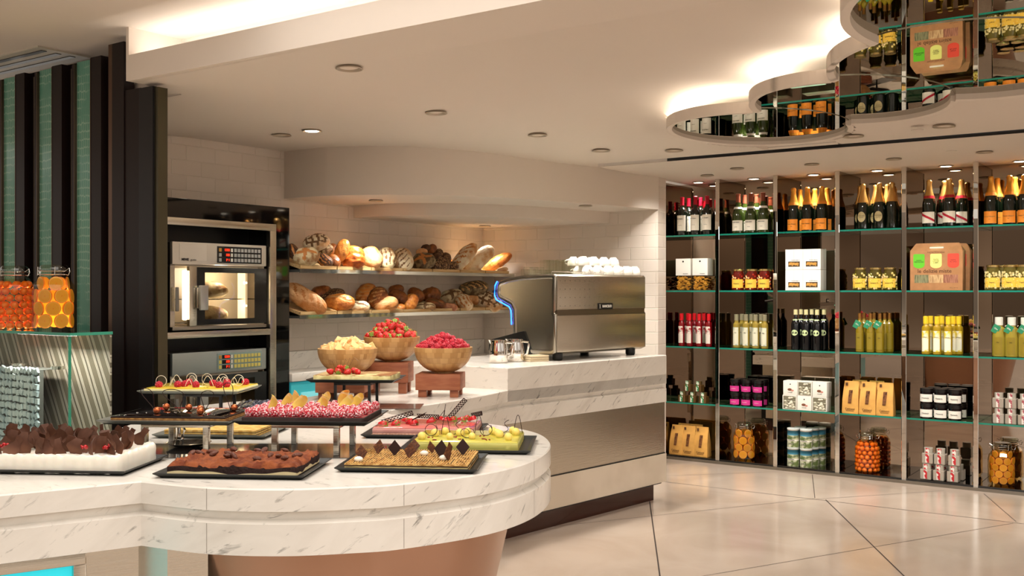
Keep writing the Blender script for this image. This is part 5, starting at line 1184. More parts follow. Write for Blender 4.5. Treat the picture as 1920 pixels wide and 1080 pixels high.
for cx, cy in ((.05, .085), (.075, .03), (.135, .10), (.155, .05), (.215, .13), (.23, .06), (.245, .045), (.29, .14), (.18, .17)):
    for k in range(4): b.sph((cx+r.uniform(-.008, .008), cy+r.uniform(-.006, .006), .0300), .0026, 6, 4, mat('red_crumb', '#8a2a1a', rough=.5))
tag(b.build('red_crumbs', c), kind='stuff')
for i, (x, y, k) in enumerate(((.05, .10, 0), (.09, .16, 1), (.13, .16, 2), (.16, .09, 3), (.20, .18, 1), (.23, .12, 0), (.29, .20, 2), (.33, .20, 1))):
    R = .020
    if k == 0: P = curve_pts(26, lambda t: (x+R*math.cos(t*7), y+.006*t, .030+R+R*math.sin(t*7)+.004*t))
    elif k == 1: P = curve_pts(16, lambda t: (x+.030*(t-.5), y, .030+.062*math.sin(t*PI)))
    elif k == 2: P = curve_pts(20, lambda t: (x+.025*(t-.5)+.012*math.sin(t*6), y, .030+.045*t))
    else: P = curve_pts(28, lambda t: (x+.018*math.cos(t*8)+.02*t, y+.004*t, .044+.015*math.sin(t*8)))
    cc = curl(P, .0011); cc.parent = c
# ---- 3 pink mousse cake
tray(-.527, 3.525, .412, .335, Z0, 'dark tray under the pink mousse cake beside the counter edge')
c = cake(-.493, 3.575, Z0+.0035, 'glossy pink mousse cake with strawberries and lattice chocolate pieces', 'mousse_cake')
W, D = .36, .25; PKM = mat('pink_mousse', '#dca49a', rough=.35, sss=.2, col2='#d3958c', vscale=20)
b = MB(); slab(b, W, D, 0, .009, mat('speckled_sponge', '#c08a72', rough=.8, col2='#d8a890', vscale=150), 30, .0006, 1, .001); slab(b, W, D, .009, .026, PKM, 30, .0005, 2, .004); slab(b, W-.004, D-.004, .0255, .029, mat('pink_glaze', '#e08c84', rough=.08, coat=.5, col2='#d86a62', vscale=9), 30, .0002, 5, .002, .002, .002); b.build('mousse_block', c, smooth=40)
SRED = mat('strawberry_red', '#c01a20', rough=.25, sss=.25, coat=.2); LEAF = mat('calyx_green', '#7d9a3a', rough=.6); SFL = mat('strawberry_flesh', '#e6a597', rough=.4, col2='#c83a34', vscale=60)
SEED = mat('strawberry_seed', '#e8c06a', rough=.5)
def strawberry_mesh(half=False):
    b = MB(); R = .0155; pr = [(.001, -.024), (.006, -.021), (.0115, -.012), (.0150, .000), (.0150, .006), (.0105, .0115), (.003, .0125)]
    b.lathe(pr, 16, (0, 0, 0), SRED); r = random.Random(3)
    for k in range(5):
        z = -.017+k*.0062; rr = [.0093, .0127, .0147, .0153, .0138][k]
        for i in range(8):
            a = 2*PI*(i+.5*(k % 2))/8; b.sph((rr*math.cos(a), rr*math.sin(a), z), .0009, 5, 3, SEED)
    return b.build('strawberry', smooth=60)
def calyx_mesh():
    b = MB()
    for i in range(7):
        a = 2*PI*i/7; ca, sa = math.cos(a), math.sin(a); b.add([(0, 0, .0125), (.008*ca-.0035*sa, .008*sa+.0035*ca, .0140), (.0165*ca, .0165*sa, .0105), (.008*ca+.0035*sa, .008*sa-.0035*ca, .0140), (.008*ca, .008*sa, .0125)], [(0, 1, 2, 3), (0, 3, 2, 4), (0, 4, 2, 1)], LEAF)
    b.tube([(0, 0, .012), (.001, 0, .019)], .0011, 5, LEAF); return b.build('calyx', smooth=40)
def half_straw():
    b = MB(); pr = [(.001, -.024), (.006, -.021), (.0115, -.012), (.0150, .000), (.0150, .006), (.0105, .0115), (.003, .0125)]; n = 10
    R = [[(p[0]*math.cos(PI*j/n), p[0]*math.sin(PI*j/n), p[1]) for j in range(n+1)] for p in pr]; b.loft(R, SRED, caps=False, closed=False)
    b.add([(p[0], 0, p[1]) for p in pr]+[(-p[0], 0, p[1]) for p in reversed(pr)], [tuple(range(2*len(pr)))], SFL); return b.build('strawberry_half', smooth=50)
sh = PP(half_straw()); cal = PP(calyx_mesh())
for i, (x, y) in enumerate(((.035, .03), (.075, .06), (.12, .10), (.14, .06), (.19, .14), (.24, .16), (.265, .18), (.30, .17), (.335, .20), (.10, .12), (.31, .215), (.215, .175))):
    rr = random.Random(i); h = sh.put(c, (x, y, .035), (PI/2*rr.choice([.85, 1.1]), rr.uniform(-.3, .3), rr.uniform(.8, 2.6)), .95)
    if i % 3 != 2: k = cal.put(c, (x, y, .036), (PI/2*.9, 0, rr.uniform(.5, 2.5)), .9)
LAT = mat('lattice_chocolate', '#2b1812', rough=.3, col2='#a3785a', vscale=130, ramp=(.55, .6))
for x, y, L, rot in ((.07, .10, .115, (.5, -.30, .1)), (.175, .14, .08, (.6, .05, .1)), (.275, .19, .095, (.5, -.85, .1)), (.345, .22, .04, (.5, -.2, .2))):
    b = MB(); n = 9
    for i in range(n+1): b.tube([(-L/2+L*i/n, 0, -.009), (-L/2+L*min(n, i+1.2)/n, 0, .009)], .0013, 5, CHOC); b.tube([(-L/2+L*i/n, 0, .009), (-L/2+L*min(n, i+1.2)/n, 0, -.009)], .0013, 5, CHOC)
    b.tube([(-L/2, 0, -.009), (L/2, 0, -.009), (L/2, 0, .009), (-L/2, 0, .009)], .0015, 5, CHOC, closed=True)
    q = b.build('chocolate_lattice', c); q.location = (x, y, .052+(.022 if L == .095 else 0)); q.rotation_euler = rot
b = MB(); b.loft([[(-.04, 0, 0), (.03, 0, .030), (.045, 0, .045), (.0, 0, .022)], [(-.04, .002, 0), (.03, .002, .030), (.045, .002, .045), (.0, .002, .022)]], CHOC); q = b.build('chocolate_shard', c, smooth=0); q.location = (.135, .09, .030)
for P in ([(.20, .16, .03), (.235, .16, .075), (.232, .16, .05)], [(.225, .165, .03), (.237, .165, .095)]): cc = curl(P, .0011); cc.parent = c
# ---- 4 cocoa cake front centre
tray(-.985, 2.775, .425, .285, Z0, 'dark tray under the cocoa dusted cake at the front of the counter')
c = cake(-.955, 2.805, Z0+.0035, 'cocoa dusted chocolate cream cake with nuts at the front of the counter', 'cocoa_cake')
COC = mat('cocoa', '#6a3118', rough=.95, col2='#8a4a26', vscale=30, bump=.6, bscale=60); SPG = mat('dark_sponge', '#2a1510', rough=.85, bump=.5, bscale=120); CRW = mat('ivory_cream', '#dccb9c', rough=.6, bump=.2)
W, D = .365, .235; NX, NY = 64, 30
b = MB(); rng = random.Random(11); hh = [[0]*(NX+1) for _ in range(NY+1)]
bl = [(rng.uniform(0, W), rng.uniform(0, D), rng.uniform(.005, .013), rng.uniform(.003, .010)) for _ in range(260)]
for j in range(NY+1):
    for i in range(NX+1):
        x, y = W*i/NX, D*j/NY; h = .034+.003*math.sin(x*40)*math.cos(y*33)
        for bx, by, br, bh in bl:
            d2 = (x-bx)**2+(y-by)**2
            if d2 < br*br: h = max(h, .033+bh*1.35*(1-math.sqrt(d2)/br)**.8)
        e = min(x, W-x, y, D-y); h -= .010*max(0, 1-e/.014)**2; hh[j][i] = h
vs = [(W*i/NX, D*j/NY, hh[j][i]) for j in range(NY+1) for i in range(NX+1)]
b.add(vs, [(j*(NX+1)+i, j*(NX+1)+i+1, (j+1)*(NX+1)+i+1, (j+1)*(NX+1)+i) for j in range(NY) for i in range(NX)], COC)
def wave(x, k): return .0095+.0035*math.sin(x*23+k)+.0018*math.sin(x*61+2*k)
def wall(P, Q, n, hfun):
    for i in range(n):
        t0, t1 = i/n, (i+1)/n; p0 = [P[0]+(Q[0]-P[0])*t0, P[1]+(Q[1]-P[1])*t0]; p1 = [P[0]+(Q[0]-P[0])*t1, P[1]+(Q[1]-P[1])*t1]
        a0, a1 = hfun(t0), hfun(t1); s0, s1 = (p0[0]+p0[1]*2), (p1[0]+p1[1]*2)
        for (z0a, z0b, z1a, z1b, m) in ((0, 0, .003, .003, SPG), (.003, .003, wave(s0, 0), wave(s1, 0), CRW), (wave(s0, 0), wave(s1, 0), a0, a1, SPG)):
            b.quad((p0[0], p0[1], z0a), (p1[0], p1[1], z0b), (p1[0], p1[1], z1b), (p0[0], p0[1], z1a), m)
wall((0, 0), (W, 0), NX, lambda t: hh[0][round(t*NX)]); wall((W, 0), (W, D), NY, lambda t: hh[round(t*NY)][NX]); wall((W, D), (0, D), NX, lambda t: hh[NY][NX-round(t*NX)]); wall((0, D), (0, 0), NY, lambda t: hh[NY-round(t*NY)][0])
b.build('layered_block', c, smooth=40)
b = MB(); b.sph((0, 0, 0), .011, 12, 8, mat('pecan', '#5a2c18', rough=.5, bump=.6, bscale=150), (1.5, .8, .6)); nt_ = PP(b.build('pecan'))
for i in range(16): r = random.Random(i+50); nt_.put(c, (.02+.325*((i*.382) % 1), .04+.17*r.random(), .041+.003*r.random()), (r.uniform(-.4, .4), r.uniform(-.6, .4), r.uniform(0, 3)), r.uniform(.8, 1.05))
# ---- 5 white cream cake with chocolate shards, front left
tray(-1.57, 2.845, .50, .29, Z0, 'dark tray under the white cream cake at the left edge of the photo')
c = cake(-1.555, 2.855, Z0+.0035, 'white cream covered cake piled with curled dark chocolate shards, front left', 'cream_cake')
W, D = .462, .262; CRE = mat('whipped_cream', '#ece6d8', rough=.4, sss=.15, bump=.25, bscale=25)
b = MB(); N = 90; P = []; rr = random.Random(2); rd = .03
def rrect(W, D, rd, n):
    out = []
    for cx, cy, a0 in ((W-rd, rd, -PI/2), (W-rd, D-rd, 0), (rd, D-rd, PI/2), (rd, rd, PI)):
        for i in range(8): a = a0+PI/2*i/8; out.append((cx+rd*math.cos(a), cy+rd*math.sin(a)))
    q = []
    for i in range(len(out)):
        p, s = out[i], out[(i+1) % len(out)]; L = math.hypot(s[0]-p[0], s[1]-p[1]); k = max(1, int(L/.006))
        for j in range(k): q.append((p[0]+(s[0]-p[0])*j/k, p[1]+(s[1]-p[1])*j/k))
    return q
P = rrect(W, D, .022, 0); cx, cy = W/2, D/2; ph = [.0007*math.sin(i*1.3)+.0009*math.sin(i*.43+1) for i in range(len(P))]
def rg(z, k, w=1): return [(x+(cx-x)*(k+ph[i]*w)/(W/2), y+(cy-y)*(k+ph[i]*w)/(D/2), z+(.003*math.sin(i*1.3)*math.sin(i*.31) if z > .04 else 0)) for i, (x, y) in enumerate(P)]
b.loft([rg(0, .001), rg(.006, 0), rg(.02, .001), rg(.035, .0), rg(.047, .001), rg(.052, .005), rg(.048, .016, .3)], CRE); b.build('cream_block', c, smooth=70)
SH = mat('chocolate_shard', '#4a2c1e', rough=.5, spec=.25, col2='#6a4634', vscale=12)
shp = []
for k in range(5):
    r = random.Random(k+20); b = MB(); n = 7; w0, L = r.uniform(.030, .040), r.uniform(.045, .062); cr_ = r.uniform(.6, 1.5); R = []
    for i in range(n+1):
        t = i/n; ww = w0*(1-.55*abs(t-.4)-(.25 if i in (0, n) else 0)); a = cr_*(t-.5); y = L/cr_*(1-math.cos(a)); z = L/cr_*math.sin(a)
        R.append([(-ww/2+.004*math.sin(9*t+k), y, z), (ww/2+.005*math.sin(7*t), y+.002, z), (ww/2+.005*math.sin(7*t), y+.0032, z), (-ww/2+.004*math.sin(9*t+k), y+.0014, z)])
    b.loft(R, SH); shp.append(PP(b.build('chocolate_shard', smooth=40)))
r = random.Random(77); k = 0
for gy in range(5):
    for gx in range(12):
        x = .03+gx*.036+r.uniform(-.012, .012); y = .04+gy*.045+r.uniform(-.012, .012)
        q = shp[r.randrange(5)].put(c, (x, y, .056+r.uniform(0, .018)+.012*(1-abs(gy-3)/3)), (r.uniform(-.3, .5), r.uniform(-.7, .7), r.uniform(-.9, .9)+PI*(r.random() < .35)), (r.uniform(.8, 1.15), 1, r.uniform(.8, 1.45))); k += 1
b = MB(); b.sph((0, 0, 0), .0055, 10, 8, mat('red_currant', '#b8141c', rough=.08, sss=.4, coat=.5)); cu_ = PP(b.build('red_currant'))
for cx_, cy_ in ((.33, .06), (.40, .06), (.36, .10), (.10, .05), (.22, .07)):
    for i in range(4): cu_.put(c, (cx_+r.uniform(-.010, .010), cy_+r.uniform(-.008, .008), .064+r.uniform(0, .012)))
# ---- 6 opera cake on a silver stand
HS = .098
stand(-1.165, 3.18, .218, .225, Z0+.0022, HS, STEEL, 'steel four legged stand carrying the dark glazed layer cake')
b = MB()
TZ = Z0+.0022+HS+.0004
tray(-1.285, 3.13, .422, .31, TZ, 'grey tray on the left steel stand under the dark glazed layer cake', TRAYL)
c = cake(-1.25, 3.155, TZ+.0035, 'dark glazed layer cake with copper balls and thin chocolate loops on a stand', 'layer_cake')
W, D = .365, .25; b = MB(); z = 0
for k, (h, m) in enumerate(((.0035, mat('opera_sponge', '#b98a48', rough=.8, col2='#8a5e2c', vscale=80)), (.002, DKL), (.0035, mat('opera_sponge', '#b98a48')), (.002, mat('mocha', '#7a5230', rough=.6)), (.0035, mat('opera_sponge', '#b98a48')), (.0035, CHOC))): slab(b, W, D, z, z+h, m, 30, .0005, k, .0006); z += h
slab(b, W-.002, D-.002, z, z+.0018, mat('mirror_glaze', '#120b09', rough=.04, coat=.8), 30, 0, 9, .001, .001, .001); z += .0018; b.build('layers', c, smooth=30)
b = MB(); b.sph((0, 0, 0), .0115, 18, 12, mat('copper_ball', '#b8643c', rough=.22, metal=.85)); cb_ = PP(b.build('copper_ball'))
for x, y in ((.105, .17), (.118, .07), (.185, .16), (.235, .13), (.262, .065), (.335, .165)): cb_.put(c, (x, y, z+.0113))
def loop(x, y, lean, h, w):
    return curve_pts(30, lambda t: (x+w*math.sin(2*PI*t)*(.35+.65*t*(1-t)*4)+lean*math.sin(PI*t), y, z+h*math.sin(PI*t)**.9*1.0))
for P in (loop(.085, .13, -.035, .075, .022), loop(.16, .15, -.03, .07, .040), loop(.255, .12, .01, .07, .024), loop(.325, .16, -.01, .092, .018)): cc = curl(P, .0013, name='chocolate_loop'); cc.parent = c
b = MB(); r = random.Random(6)
for i in range(26): x, y = r.choice(((.06, .08), (.16, .10), (.22, .18), (.30, .06), (.02, .03), (.345, .22))); b.sph((x+r.uniform(-.02, .02), y+r.uniform(-.02, .02), z+.001), r.uniform(.001, .0022), 5, 4, mat('silver_leaf', '#d9d4cc', rough=.3, metal=.7))
tag(b.build('silver_leaf', c), kind='stuff')
b = MB(); r = random.Random(16)
for i in range(22): x, y, w = r.uniform(-.022, .022), r.uniform(-.018, .018), .010; zz = r.uniform(0, .018); b.add([(x-w, y, zz), (x+w*r.random(), y-w, zz+.006), (x+w, y+w*r.random(), zz+.012), (x-w*.3, y+w, zz+.002)], [(0, 1, 2, 3)], mat('silver_foil', '#dcdad4', rough=.15, metal=.8))
q = b.build('silver_foil', c, smooth=0); q.location = (.350, .235, z+.001); tag(q, kind='stuff')
# ---- 7 raspberry tart on a steel stand
stand(-.752, 3.165, .215, .225, Z0+.0022, HS, STEEL, 'steel four legged stand carrying the raspberry tart')
tray(-.862, 3.118, .425, .31, TZ, 'dark tray on the right steel stand under the raspberry tart')
c = cake(-.838, 3.143, TZ+.0035, 'rectangular chocolate tart covered in sugar dusted raspberries with yellow petals', 'raspberry_tart')
W, D = .385, .255; b = MB(); slab(b, W, D, 0, .019, mat('tart_shell', '#2c1a14', rough=.6, bump=.2), 34, .0003, 1, .001); slab(b, W-.008, D-.008, .015, .0195, mat('tart_cream', '#8a2c2c', rough=.5), 30, 0, 1, .001, .004, .004); b.build('tart_shell', c, smooth=30)
rb = PP(berry('raspberry', RASPD)); r = random.Random(5); n = 0
for gy in range(7):
    for gx in range(14):
        x = .018+gx*.0268+(.013 if gy % 2 else 0)*.6+r.uniform(-.002, .002); y = .015+gy*.0375+r.uniform(-.003, .003)
        if x > W-.014: continue
        if n < 96: rb.put(c, (x, y, .030+r.uniform(-.001, .003)), (r.uniform(-.5, .5), r.uniform(-.5, .5), r.uniform(0, 6)), (1.22, 1.22, 1.12)); n += 1
PETM = mat('yellow_petal', '#ecd06a', rough=.35, sss=.2, col2='#e0bc4c', vscale=20)
b = MB(); n = 12; R = []
for i in range(n+1):
    t = i/n; w = .013*math.sin(PI*(t*.92+.05))**.7; y = .0; a = 2.0*(t-.2); R.append([(.034*math.sin(a), -w, .034-.034*math.cos(a)+.012*t), (.034*math.sin(a)-.002*0, 0, .0315-.034*math.cos(a)+.012*t), (.034*math.sin(a), w, .034-.034*math.cos(a)+.012*t), (.0355*math.sin(a), 0, .0335-.0345*math.cos(a)+.012*t)])
b.loft(R, PETM); pt = PP(b.build('white_chocolate_petal', smooth=50))
for x, y, rot in ((.085, .08, (1.25, -.9, .1)), (.10, .16, (1.3, -.7, .3)), (.115, .21, (1.2, -.9, .2)), (.15, .11, (1.2, -.5, .3)), (.165, .08, (1.3, -.7, .5)), (.21, .20, (1.2, -.6, .4)), (.245, .10, (1.25, -1.0, .1)), (.30, .13, (1.2, -.5, .4)), (.325, .16, (1.2, -.6, .5)), (.27, .22, (1.2, -1.2, .9))):
    pt.put(c, (x-.015, y, .044), rot, 1.1)
# ---- 8 lemon cheesecake on a black stand
stand(-1.335, 4.10, .165, .165, Z0, .100, BLACK, 'black four legged stand carrying the lemon cheesecake', .006)
TZ2 = Z0+.1004
tray(-1.50, 4.05, .415, .29, TZ2, 'grey tray on a black stand under the lemon cheesecake', TRAYL)
c = cake(-1.478, 4.068, TZ2+.0035, 'pale yellow lemon cheesecake with raspberries and white wiry curls on a stand', 'lemon_cheesecake')
W, D = .385, .25; b = MB(); slab(b, W, D, 0, .0165, mat('lemon_cream', '#ece0a8', rough=.45, sss=.2), 30, .0005, 1, .002); slab(b, W-.003, D-.003, .0163, .0195, mat('lemon_glaze', '#edd04a', rough=.12, coat=.3, col2='#e4c03a', vscale=12), 30, 0, 1, .0015, .0015, .0015); b.build('cream_block', c, smooth=30)
rb2 = PP(berry('raspberry', RASP)); WCH = mat('white_chocolate', '#efe6cf', rough=.4)
for i, (x, y) in enumerate(((.045, .04), (.115, .06), (.135, .08), (.12, .16), (.195, .05), (.24, .12), (.28, .17), (.295, .04), (.315, .07), (.355, .18))): rb2.put(c, (x, y, .030), (1.2, 0, i), (1.25, 1.25, 1.2))
for i in range(13):
    x, y = .05+.025*i, .05+.15*((i*.618) % 1); k = i % 3; R = .022
    if k == 0: P = curve_pts(22, lambda t: (x+R*math.cos(t*6.3), y, .022+R+R*math.sin(t*6.3)))
    elif k == 1: P = curve_pts(16, lambda t: (x+.05*(t-.5), y, .019+.042*abs(math.sin(t*PI*1.0))))
    else: P = curve_pts(22, lambda t: (x+.06*(t-.5), y, .022+.028*abs(math.sin(t*PI*2))))
    cc = curl(P, .0011, WCH, 'white_chocolate_curl'); cc.parent = c
b = MB(); r = random.Random(3)
for i in range(20): b.sph((r.uniform(.02, W-.02), r.uniform(.02, D-.02), .0197), .0022, 5, 4, mat('pistachio', '#6f7a2c', rough=.6))
tag(b.build('pistachio_crumbs', c), kind='stuff')
# ---- 9 marbled cream cake with strawberries on a black stand
stand(-.79, 4.49, .165, .17, Z0+.0022, .108, BLACK, 'black four legged stand carrying the marbled cream cake', .006)
TZ3 = Z0+.0022+.1084
tray(-.905, 4.45, .395, .27, TZ3, 'dark tray on a black stand under the marbled cream cake')
c = cake(-.878, 4.475, TZ3+.0035, 'marbled cream cake with a heap of strawberries on a black stand before the bowls', 'marbled_cake')
W, D = .345, .225; b = MB(); slab(b, W, D, 0, .026, mat('ivory_cake', '#e2d69c', rough=.5, col2='#d8c884', vscale=30), 30, .0008, 1, .002); slab(b, W-.001, D-.001, .0235, .0275, mat('marbled_top', '#8a5a30', rough=.4, col2='#dcc58c', vscale=14, ramp=(.44, .6), distort=1.5), 30, .0005, 3, .001, .0005, .0005); b.build('cake_block', c, smooth=30)
st_m = strawberry_mesh(); stp = PP(st_m)
for i, (x, y, z_1) in enumerate(((.065, .05, .040), (.085, .09, .042), (.10, .05, .040), (.125, .08, .042), (.145, .05, .040), (.16, .09, .042), (.10, .08, .055), (.185, .06, .038), (.13, .06, .055))):
    r = random.Random(i); ro = (PI/2+r.uniform(-.5, .5), r.uniform(-.4, .4), r.uniform(0, 6)); stp.put(c, (x, y, z_1), ro, .92); cal.put(c, (x, y, z_1), ro, .92)
for i in range(6): cc = curl([(.08+.012*i, .07, .05), (.07+.02*i, .06, .085+.004*i), (.06+.026*i, .05, .088)], .0009, mat('caramel_stick', '#7a4a20', rough=.3), 'caramel_stick'); cc.parent = c
# ---- 10 blueberry tart
tray(-1.165, 4.12, .30, .27, Z0, 'dark tray on the marble under the blueberry tart behind the raspberry tart')
c = cake(-1.15, 4.14, Z0+.0035, 'dark chocolate tart covered in blueberries, partly hidden behind the raspberry tart', 'blueberry_tart')
W, D = .26, .225; b = MB(); slab(b, W, D, 0, .028, mat('tart_shell', '#2c1a14'), 30, .0006, 1, .001); b.build('tart_shell', c, smooth=30)
b = MB(); b.sph((0, 0, 0), .008, 10, 8, mat('blueberry', '#23222e', rough=.45, col2='#5b5c6e', vscale=40)); b.lathe([(.0035, .0068), (.0028, .0082), (.001, .0076)], 6, (0, 0, 0), mat('blueberry_eye', '#15141c')); bb_ = PP(b.build('blueberry'))
r = random.Random(9)
for gy in range(9):
    for gx in range(11): bb_.put(c, (.012+gx*.0236+r.uniform(-.003, .003), .012+gy*.025+r.uniform(-.003, .003), .034+r.uniform(0, .004)), (r.uniform(-.6, .6), r.uniform(-.6, .6), 0), r.uniform(.9, 1.15))
# ---- 11 sponge cake on the marble behind the left stand
tray(-1.255, 3.53, .405, .29, Z0, 'grey tray on the marble seen between the legs of the left stand', TRAYL)
c = cake(-1.222, 3.56, Z0+.0035, 'low sponge layer cake on the marble behind the left steel stand', 'sponge_cake')
W, D = .33, .22; b = MB(); z = 0
SPO = mat('gold_sponge', '#d9b56a', rough=.8, col2='#c29548', vscale=60)
for k, (h, m) in enumerate(((.006, SPO), (.002, DKL), (.006, SPO), (.002, DKL), (.007, SPO))): slab(b, W, D, z, z+h, m, 24, .0008, k, .0006); z += h
b.build('layers', c, smooth=30)
# dish and chrome clip between the stands
o_ = MB(); o_.lathe([(.03, 0), (.05, .004), (.068, .012), (.072, .014), (.066, .0135), (.04, .005), (.001, .004)], 32, (0, 0, 0), mat('dish_black', '#15130f', rough=.12, coat=.4), caps=False)
tag(o_.build('shallow_dish', loc=(-1.063, 3.335, Z0+.0026)), 'small shallow black dish on the marble between the legs of the left steel stand', 'dish')
t = thing('chrome_clip', 'small chrome spring clip with a black cap standing under the left cake stand', 'clip', (-1.125, 3.42, Z0))
b = MB(); b.box(-.015, .015, -.012, .012, 0, .022, CHROME, ch=.004); b.lathe([(.010, .022), (.008, .04), (.010, .062)], 14, (0, 0, 0), CHROME); b.tube([(.012, 0, .02), (.020, 0, .045), (.010, 0, .066)], .005, 8, CHROME); b.build('body', t, smooth=40)
b = MB(); b.lathe([(.010, .062), (.020, .070), (.021, .074), (.0, .075)], 16, (0, 0, 0), BLACK); b.build('cap', t)
# ================================================================ WOODEN BOWLS OF FRUIT ON BLOCKS
BLK = mat('block_wood', '#8d4f33', rough=.5, col2='#9d5f40', vscale=9, vmap=(1, 1, 6))
def block(X, Y, W, D, H, lab, leg=.035):
    t = thing('wooden_riser', lab, 'riser', (X, Y, Z0), DA)
    b = MB(); b.box(0, W, 0, D, leg, H, BLK); b.build('top_block', t, bevel=.002)
    for x in (.012, W-.052):
        for y in (.01, D-.05): b = MB(); b.box(x, x+.040, y, y+.040, 0, leg, BLK); b.build('foot', t, bevel=.0015)
    return t
block(-.925, 4.76, .235, .20, .112, 'reddish wooden riser under the melon bowl, behind the marbled cake')
block(-.742, 5.07, .225, .155, .155, 'tallest reddish wooden riser, under the strawberry bowl', .055)
block(-.466, 4.885, .218, .19, .112, 'reddish wooden riser under the raspberry bowl, at the right')
def bowl_mat():
    m = mat('bamboo', '#b58a52', rough=.4); nt = m.node_tree; L = nt.links; b = nt.nodes['Principled BSDF']
    tc = nt.nodes.new('ShaderNodeTexCoord'); sp = nt.nodes.new('ShaderNodeSeparateXYZ'); at = nt.nodes.new('ShaderNodeMath'); at.operation = 'ARCTAN2'
    cb = nt.nodes.new('ShaderNodeCombineXYZ'); br = nt.nodes.new('ShaderNodeTexBrick'); L.new(tc.outputs['Object'], sp.inputs[0]); L.new(sp.outputs[1], at.inputs[0]); L.new(sp.outputs[0], at.inputs[1])
    L.new(at.outputs[0], cb.inputs[0]); L.new(sp.outputs[2], cb.inputs[1]); L.new(cb.outputs[0], br.inputs['Vector'])
    br.inputs['Scale'].default_value = 1; br.inputs['Brick Width'].default_value = .14; br.inputs['Row Height'].default_value = .026; br.inputs['Mortar Size'].default_value = .0003; br.inputs['Bias'].default_value = -.1
    br.inputs['Color1'].default_value = lin('#cda26a'); br.inputs['Color2'].default_value = lin('#a87a44'); br.inputs['Mortar'].default_value = lin('#8a6030')
    L.new(br.outputs['Color'], b.inputs['Base Color']); return m
BAM = bowl_mat()
def bowl(x, y, z, lab):
    b = MB(); R, H = .143, .127; pr = []
    for i in range(13): a = PI/2*(.16+.84*i/12); pr.append((R*math.sin(a)**.9, H*(1-math.cos(a)**.95)-.0015))
    inn = [(r_-.009, z_+.006) for r_, z_ in pr]
    b.lathe([(.045, 0)]+pr+[(R-.009, H-.001)]+inn[::-1][1:]+[(.001, .012)], 48, (0, 0, 0), BAM, caps=False); b.cyl((0, 0, 0), .045, .003, 32, BAM)
    return tag(b.build('wooden_bowl', loc=(x, y, z), smooth=50), lab, 'bowl')
BOWLS = {'melon': (-.792, 4.88, Z0+.112), 'straw': (-.612, 5.16, Z0+.155), 'rasp': (-.338, 4.985, Z0+.112)}
bowl(*BOWLS['melon'], 'bamboo bowl of cut melon, left of the three wooden bowls'); bowl(*BOWLS['straw'], 'bamboo bowl heaped with strawberries, highest of the three bowls'); bowl(*BOWLS['rasp'], 'bamboo bowl heaped with raspberries, right of the three wooden bowls')
def heap(base, R0, H0, hz, n, s, seed, prof=1.0):
    r = random.Random(seed); pts = []; tries = 0
    while len(pts) < n and tries < 20000:
        tries += 1; a = r.uniform(0, 2*PI); q = math.sqrt(r.random()); rad = q*R0; z = H0+hz*(1-q**prof)
        if len(pts)*1. < 0: pass
        p = (rad*math.cos(a), rad*math.sin(a), z)
        if all((p[0]-o[0])**2+(p[1]-o[1])**2+(p[2]-o[2])**2 > s*s for o in pts): pts.append(p)
    return [(base[0]+p[0], base[1]+p[1], base[2]+p[2]+r.uniform(-.005, .006)) for p in pts]
stt = thing('strawberry', 'whole red strawberry with its green calyx in the middle wooden bowl', 'fruit', (0, 0, 0)); stt['group'] = 'strawberries in the bowl'
q = strawberry_mesh(); q.name = 'flesh'; q.parent = stt; q2 = calyx_mesh(); q2.parent = stt
sp_ = Placer(stt); r = random.Random(12)
for p in heap(BOWLS['straw'], .122, .128, .078, 90, .0265, 1, 1.15): sp_(p, 0, None, None, rot=(r.uniform(-2.6, 2.6), r.uniform(-.8, .8), r.uniform(0, 6)), scale=r.uniform(.95, 1.2))
r2 = berry('raspberry', RASP, R=.0115); tag(r2, 'plain red raspberry heaped in the right wooden bowl', 'fruit', 'raspberries in the bowl'); rp = Placer(r2)
for p in heap(BOWLS['rasp'], .122, .126, .060, 150, .0225, 2, 1.25)+heap(BOWLS['rasp'], .118, .116, .058, 60, .026, 7, 1.25): rp(p, 0, None, None, rot=(r.uniform(-1.5, 1.5), r.uniform(-1.5, 1.5), r.uniform(0, 6)), scale=r.uniform(1.05, 1.3))
MEL = mat('melon', '#f0b878', rough=.35, sss=.25, col2='#f4cb94', vscale=30); b = MB(); b.box(-.022, .022, -.014, .014, -.013, .013, MEL, ch=.003); b.box(-.022, .022, -.0145, -.011, -.013, .013, mat('melon_pale', '#f2d08c', rough=.4), ch=.001)
m_ = b.build('melon_piece', smooth=30); tag(m_, 'pale orange cut piece of melon in the left wooden bowl', 'fruit', 'melon pieces in the bowl'); mp2 = Placer(m_)
for p in heap(BOWLS['melon'], .112, .118, .052, 46, .030, 3, 1.0): mp2(p, 0, None, None, rot=(r.uniform(-.7, .7), r.uniform(-.7, .7), r.uniform(0, 6)), scale=r.uniform(1.0, 1.35))
# ================================================================ GLASS CASE AND JARS ON THE LEFT (frame R)
case = thing('glass_display_case', 'glass display case with white mosaic panel left of the counter, jars on top', 'display case', RL(-5.2, 2.30), RZ)
cx0, cx1 = 0, 5.2-3.735; GZ = 1.132
EG = mat('thick_glass_edge', '#2f8a72', rough=.05, spec=.8); CG2 = clear('case_glass', '#f4f9f6', .12)
b = MB(); b.box(cx0, cx1, 0, .19, GZ-.012, GZ, CG2); b.box(cx0, cx1, -.001, .0005, GZ-.012, GZ, EG); b.box(cx1-.0005, cx1+.001, 0, .19, GZ-.012, GZ, EG); b.build('top_pane', case, smooth=0)
b = MB(); b.box(cx0, cx1-.012, .002, .012, .55, GZ-.0125, CG2); b.box(cx1-.013, cx1-.011, .001, .013, .55, GZ-.0125, EG); b.build('front_pane', case, smooth=0)
b = MB(); b.box(cx1-.011, cx1-.001, .002, .19, .55, GZ-.0125, CG2); b.build('side_pane', case, smooth=0)
